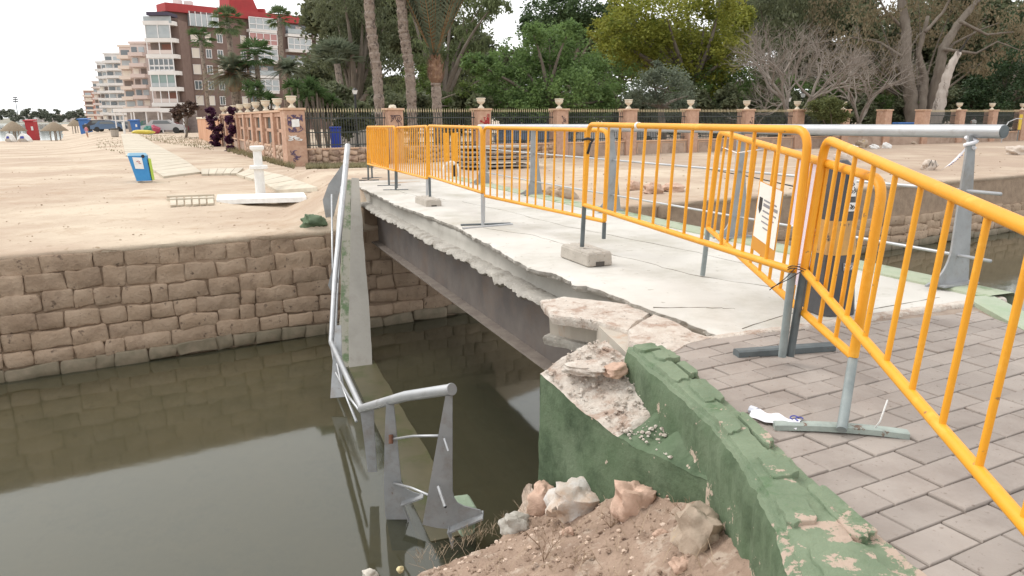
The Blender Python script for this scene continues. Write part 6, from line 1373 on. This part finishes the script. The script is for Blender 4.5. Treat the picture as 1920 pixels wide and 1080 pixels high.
# crumbs, tufts and litter on the sand
mb = MB(); rg = random.Random(9)
for k in range(520):
    px = rg.uniform(0, 640); py = 262+rg.random()**1.3*190
    if py > 470-.078*px: continue
    if noise.noise(V(px*.02, py*.05, 4)) < -.05: continue
    p = G(px, py) if False else Z(px, py, -.66); p.z = ground(p.x, p.y); r = rg.uniform(.008, .026)*(p.y/16)**.5; pebble(mb, p, r, k)
for k in range(260):
    px = rg.uniform(930, 1920); py = 285+rg.random()*75
    if py > 392-(px-1180)*.083: continue
    p = Z(px, py, -.66); p.z = ground(p.x, p.y); pebble(mb, p, rg.uniform(.012, .045), k)
tag(mb.build('sand_debris', mat('debris', (.30, .215, .145), (.40, .30, .21), sc=3, rough=.95)), 'dark scattered weed and crumbs on the sand', 'debris', kind='stuff')
def tufts(x0, x1, y0, y1, n, nm, lab, m=lf_grass, h=.25, dens=None):
    mb = MB(); rg = random.Random(int(x0))
    for k in range(n):
        px = rg.uniform(x0, x1); f = (px-x0)/(x1-x0); py = rg.uniform(y0[0]+(y1[0]-y0[0])*f, y0[1]+(y1[1]-y0[1])*f); p = Z(px, py, -.66); p.z = ground(p.x, p.y)
        for q in range(5):
            a = rg.random()*6.28; hh = h*rg.uniform(.3, 1); d = V(math.cos(a), math.sin(a), 0); s = V(-d.y, d.x, 0)*.018; mb.add([p-s, p+s, p+d*hh*.5+V(0, 0, hh)], [(0, 1, 2)])
    tag(mb.build(nm, m), lab, 'grass', kind='stuff')
tufts(425, 552, (268, 285), (304, 318), 1100, 'grass_tufts', 'dry green grass along the foot of the brick garden wall', lf_grass, .28)
tufts(262, 400, (252, 262), (258, 282), 700, 'grass_tufts', 'thin dry grass on the sand beside the boardwalk', lf_grass, .14)
tufts(575, 700, (312, 322), (308, 322), 900, 'grass_tufts', 'low dry grass at the foot of the rubble base wall', lf_grass, .2)
tufts(180, 232, (256, 275), (262, 290), 110, 'grass_tufts', 'sparse dry grass left of the boardwalk', lf_grass, .12)

# ---- buildings
PB = Y(337, 200, 125); PB.z = -1.8; QB = Y(625, 200, 146); QB.z = -1.8; fu = (QB-PB); FLEN = fu.length; fu.normalize(); fn = V(fu.y, -fu.x, 0)    # towards camera
bb = thing('apartment_block', 'brown brick apartment block with red roof and white glazed balconies', 'building', PB)
top_z = Y(337, 22, 125).z; Lb = FLEN+12
mb = MB(); mb.prism([PB-fu*1.2, PB+fu*Lb, PB+fu*Lb-fn*5, PB-fn*5-fu*1.2], V(0, 0, top_z-PB.z)); mb.build('wall', bldbrown, bb)
mb = MB(); mb.prism([PB+V(0, 0, top_z-PB.z)-fu*.9+fn*.8, PB+fu*Lb+fn*.8+V(0, 0, top_z-PB.z), PB+fu*Lb-fn*5.5+V(0, 0, top_z-PB.z), PB-fn*3-fu*.9+V(0, 0, top_z-PB.z)], V(0, 0, 1.3)); rf = mb.build('roof', bldred, bb)
a = onplane(440, 20, PB, fn); c = onplane(497, 24, PB, fn); mb = MB(); s0 = a-fn*2; s1 = c-fn*2; mb.loft([[V(s0.x, s0.y, top_z+1.2), V(s1.x, s1.y, top_z+1.2), V(s1.x, s1.y, top_z+1.2)-fn*4, V(s0.x, s0.y, top_z+1.2)-fn*4], [V(s0.x, s0.y, top_z+6)+fu*.3, V(s1.x, s1.y, top_z+6)-fu*2, V(s1.x, s1.y, top_z+6)-fn*4-fu*2, V(s0.x, s0.y, top_z+6)-fn*4+fu*.3]], True); mb.f.append((4, 5, 6, 7)); mb.build('roof_house', bldred, rf)
for px in (348, 368, 505, 552, 600): p = onplane(px, 15, PB, fn)-fn*3; mb = MB(); mb.box(V(p.x, p.y, top_z+1.8), (1.2, 1, 1.2)); mb.build('chimney', bldred if px % 2 else bldwhite, rf)
def window(c, w, h, par, m=glass, fr=wframe, u=fu, n=fn, mull=1, ft=.10):
    f = MB()
    for sx in (-1, 1): f.box(c+u*(sx*(w/2-ft/2))+n*.05, (ft, .12, h), u, n)
    for sz in (-1, 1): f.box(c+V(0, 0, sz*(h/2-ft/2))+n*.05, (w-2*ft, .12, ft), u, n)
    for k in range(mull): f.box(c+u*(w*((k+1)/(mull+1)-.5))+n*.04, (ft*.8, .10, h-2*ft), u, n)
    fo = f.build('window', fr, par); mb = MB(); mb.box(c+n*.02, (w-ft, .04, h-ft), u, n); mb.build('pane', m, fo); return fo
rows_ = [(340, 67), (343.5, 98), (347, 129), (350.5, 159), (354, 188)]
cols_ = [340, 364, 389, 411, 455]
for r_, (rx, ry) in enumerate(rows_):
    z = onplane(rx, ry, PB, fn).z
    for ci, cx in enumerate(cols_):
        px = cx+(rx-340)*(.9-.15*ci); p = onplane(px, ry, PB, fn); p.z = z
        kind = (r_*3+ci*2) % 4; w = 1.3 if ci < 2 else 1.0
        if ci < 2 and r_ in (0, 1, 4) or kind == 0: fo = window(p, w, 1.6, bb, shut, wframe, mull=0, ft=.06)
        else: window(p, w, 1.5, bb, glass, wframe, mull=1)
# glazed balconies on the right part
def balcony(px0, px1, ym, level_h, style, par, P0=PB, u=fu, n=fn, out=1.3):
    a = onplane(px0, ym, P0, n); c = onplane(px1, ym, P0, n); c.z = a.z = (a.z+c.z)/2; w = (c-a).length; m_ = (a+c)/2
    s = MB(); s.bbox(m_+n*(out/2)+V(0, 0, -level_h*.42), (w, out, .5), u, n, b=.03); sb = s.build('balcony', bldwhite, par)
    if style == 'open':
        mb = MB(); mb.box(m_+n*.03, (w*.9, .06, level_h*.62), u, n); mb.build('opening', glass, sb)
        mb = MB(); mb.box(m_+n*out+V(0, 0, -level_h*.16), (w, .05, .8), u, n); mb.build('railing_panel', glassl, sb)
        mb = MB(); mb.box(m_+n*(.1)+u*(w*.1)+V(0, 0, -.1), (w*.25, .06, level_h*.5), u, n); mb.build('door', bldpink, sb)
    else:
        mb = MB(); mb.box(m_+n*(out-.06)+V(0, 0, .1), (w*.98, .05, level_h*.72), u, n); mb.build('glazing', glassl if style != 'curtain' else mat('curtain_pink', (.46, .25, .24), rough=.8), sb)
        k = max(3, int(w/1.1)); mb = MB()
        for i in range(k+1): mb.box(m_+n*out+u*(w*(i/k-.5))+V(0, 0, .1), (.12, .1, level_h*.74), u, n)
        for z in (-.36, -.05, .36): mb.box(m_+n*out+V(0, 0, .1+z*level_h), (w, .1, .12), u, n)
        mb.build('glazing_bars', wframe, sb)
for k, (x0, x1, st) in enumerate([(461, 512, ['glazed', 'curtain', 'glazed', 'open', 'glazed', 'open']), (533, 576, ['open', 'glazed', 'open', 'glazed', 'open', 'glazed']), (586, 627, ['glazed', 'glazed', 'open', 'glazed', 'glazed', 'open'])]):
    for r_ in range(6):
        y = (47 if k == 0 else 56 if k == 1 else 60)+r_*28.5; balcony(x0+r_*1.2, x1+r_*1.2, y, 2.7, st[r_], bb)
# glazed attic strip
a = onplane(352, 36, PB, fn); c = onplane(405, 39, PB, fn); mb = MB(); m_ = (a+c)/2; mb.box(m_+fn*.4, ((c-a).length, .8, 2.3), fu, fn); go = mb.build('attic_glazing', glassl, bb)
mb = MB(); [mb.box(m_+fn*.85+fu*((c-a).length*(i/5-.5)), (.14, .08, 2.3), fu, fn) for i in range(6)]; mb.build('glazing_bar', wframe, go)
# balcony tower at the left end
U = V(1, .02, 0).normalized(); Nn = V(.02, -1, 0).normalized(); T0_ = Y(293, 203, 121); T0_.z = -1.8
TW = Y(343, 203, 121).x-T0_.x
for_z = [Y(300, y, 121).z for y in (48, 80, 110, 141, 171, 200)]
mb = MB(); mb.prism([T0_+V(.3, .8, 0), T0_+U*(TW+.3)+V(0, .8, 0), T0_+U*(TW+.3)+V(0, 4, 0), T0_+V(.3, 4, 0)], V(0, 0, for_z[0]-T0_.z+1.0)); mb.build('tower_wall', bldbrown, bb)
styles = ['roof', 'glass', 'dark', 'win', 'glassg', 'dark2']
for i, zf in enumerate(for_z):
    c = T0_+U*(TW/2); c.z = zf; P = []
    hw = TW/2+.15
    for q in range(9): a_ = q/8*math.pi/2; P.append(c+U*(hw-.9+.9*math.sin(a_))+Nn*(.9*math.cos(a_)+.2))
    P = [c-U*hw+Nn*1.1, ]+P+[c+U*hw-Nn*1.5, c-U*hw-Nn*1.5]
    mb = MB(); mb.prism(P, V(0, 0, .62)); fl_ = mb.build('floor_band', bldwhite, bb)
    if i > 0:
        zt2 = for_z[i-1]; hh = zt2-zf-.62; zc = zf+.62+hh/2; st = styles[i]; cc = V(c.x, c.y, zc)
        gm = {'glass': glassl, 'glassg': mat('glass_green', (.25, .33, .31), rough=.2), 'win': wframe, 'dark': mat('recess', (.20, .16, .14), rough=.9), 'dark2': mat('recess2', (.30, .24, .21), rough=.9)}[st]
        mb = MB(); mb.box(cc+Nn*(.9 if 'g' in st or st == 'win' else -.3)-U*.2, (TW-.6, .06, hh), U, Nn); g1 = mb.build('glazing', gm, fl_)
        nb = {'glass': 2, 'win': 5, 'glassg': 3, 'dark': 2, 'dark2': 3}[st]
        for q in range(nb+1): mb = MB(); mb.box(cc+Nn*1.0+U*((TW-.5)*(q/nb-.5)-.1), (.12, .12, hh), U, Nn); mb.build('mullion', wframe, g1)
        if st == 'win':
            for q in range(5):
                for zz in (.2, -.27): mb = MB(); mb.box(cc+Nn*.96+U*((TW-.5)*((q+.5)/5-.5)-.1)+V(0, 0, hh*zz), (.75, .05, hh*(.45 if zz > 0 else .22)), U, Nn); mb.build('pane', glass, g1)
        else: mb = MB(); mb.box(cc+Nn*1.02-U*.1+V(0, 0, -hh*.32), (TW-.4, .05, hh*.32), U, Nn); mb.build('railing_panel', glassl if 'g' in st else bldpink, g1)
        if 'dark' in st: mb = MB(); mb.box(cc-Nn*.2+U*.6, (1.6, .05, hh*.75), U, Nn); mb.build('door', mat('door_brown', (.25, .12, .09)), g1)
c = T0_+U*(TW/2); c.z = Y(300, 28, 121).z; mb = MB(); mb.box(c+U*.4, (TW-1.0, 3.5, .5), U, Nn); mb.build('awning', mat('awning_dark', (.07, .06, .09), rough=.8), bb)
mb = MB(); mb.box(V(c.x, c.y, Y(300, 38, 121).z)+Nn*1.0, (TW, .05, 1.0), U, Nn); mb.build('railing_panel', glassl, bb)
def block(name, label, x0, x1, yt, yb, D, m, nf, ncol, style='win', bandm=bldwhite, dep=14, xb=None):
    lx = 8 if xb is None else xb
    a = Y(x0+lx, yb, D); c = Y(x1+lx, yb, D); zt3 = Y(x0, yt, D).z; zb = -2.2; w = c.x-a.x; t = thing(name, label, 'building', V((a.x+c.x)/2, D, zb)); H = zt3-zb
    mb = MB(); mb.box(V((a.x+c.x)/2, D+dep/2, zb+H/2), (w, dep, H)); mb.build('wall', m, t); fh = H/nf
    for f in range(1, nf):
        z = zb+f*fh; mb = MB(); mb.box(V((a.x+c.x)/2, D-.6, z), (w*.98, 1.2, fh*.34)); bd = mb.build('balcony', bandm, t)
        for q in range(ncol):
            cx = a.x+w*(q+.5)/ncol; g_ = [glass, glassl, shut, mat('recess', (.2, .16, .14))][(f*3+q*5) % 4] if style == 'win' else [glass, glassl][(f+q) % 2]
            mb = MB(); mb.box(V(cx, D-.05, z+fh*.45), (w/ncol*.72, .12, fh*.5)); mb.build('window', g_, t)
    mb = MB(); mb.box(V((a.x+c.x)/2, D+dep/2, zt3+.2), (w+.4, dep+.4, .4)); mb.build('roof', bandm, t); return t
block('apartment_tower', 'pink beige apartment tower adjoining the balcony tower', 253, 280, 82, 230, 136, bldpink, 9, 2, bandm=mat('band_pink', (.66, .54, .49), rough=.8))
block('apartment_tower', 'beige striped apartment tower left of the pink one', 232, 253, 88, 230, 141, mat('building_beige', (.60, .49, .44), (.68, .58, .52), sc=.25, rough=.8), 9, 1, bandm=bldcream)
block('apartment_tower', 'white apartment tower with long grey balcony openings', 203, 233, 102, 230, 165, bldwhite, 11, 2, 'b'); block('apartment_tower', 'white stepped apartment tower left of the taller white one', 187, 204, 118, 230, 176, bldwhite, 10, 2)
block('apartment_tower', 'cream apartment tower further along the seafront', 175, 190, 154, 230, 240, bldcream, 9, 2, bandm=bldpink); block('apartment_tower', 'rust coloured balconied block at the far end of the seafront', 162, 178, 171, 230, 300, bldrust, 8, 1, bandm=bldcream, xb=2)
for i, (x0, x1, y, D, lab) in enumerate([(205, 240, 207, 118, 'white restaurant awning below the white towers'), (240, 292, 206, 112, 'long white canopy below the pink towers'), (292, 338, 207, 106, 'white canopy below the balcony tower')]):
    a = Y(x0+8, y, D); c = Y(x1+8, y, D); t = thing('canopy', lab, 'canopy', V((a.x+c.x)/2, D, -1.6)); mb = MB(); mb.box(V((a.x+c.x)/2, D+1.5, a.z), (c.x-a.x, 3.5, .55)); mb.build('canopy_roof', bldwhite, t)
    for q in range(3): mb = MB(); mb.tube([V(a.x+(c.x-a.x)*(q+.1)/2.3, D, -2), V(a.x+(c.x-a.x)*(q+.1)/2.3, D, a.z)], .10, 5); mb.build('canopy_post', wframe, t)
    mb = MB(); mb.box(V((a.x+c.x)/2, D+4, (a.z-2)/2), (c.x-a.x, .2, a.z+2)); mb.build('shop_front', mat('shopfront', (.22, .19, .18), (.42, .37, .34), sc=.6, rough=.7), t)
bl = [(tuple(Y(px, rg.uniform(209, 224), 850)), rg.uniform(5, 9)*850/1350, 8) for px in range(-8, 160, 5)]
o = leaves('shore_trees', bl, mat('leaf_far_hazed', (.20, .21, .16), (.15, .165, .12), sc=.03, rough=1), 1.3, None, 110, .4, .4, 99); tag(o, 'row of trees on the far shore, coloured pale grey green for haze', 'trees', kind='stuff')  # distance haze painted into the leaf colour as a paler grey green
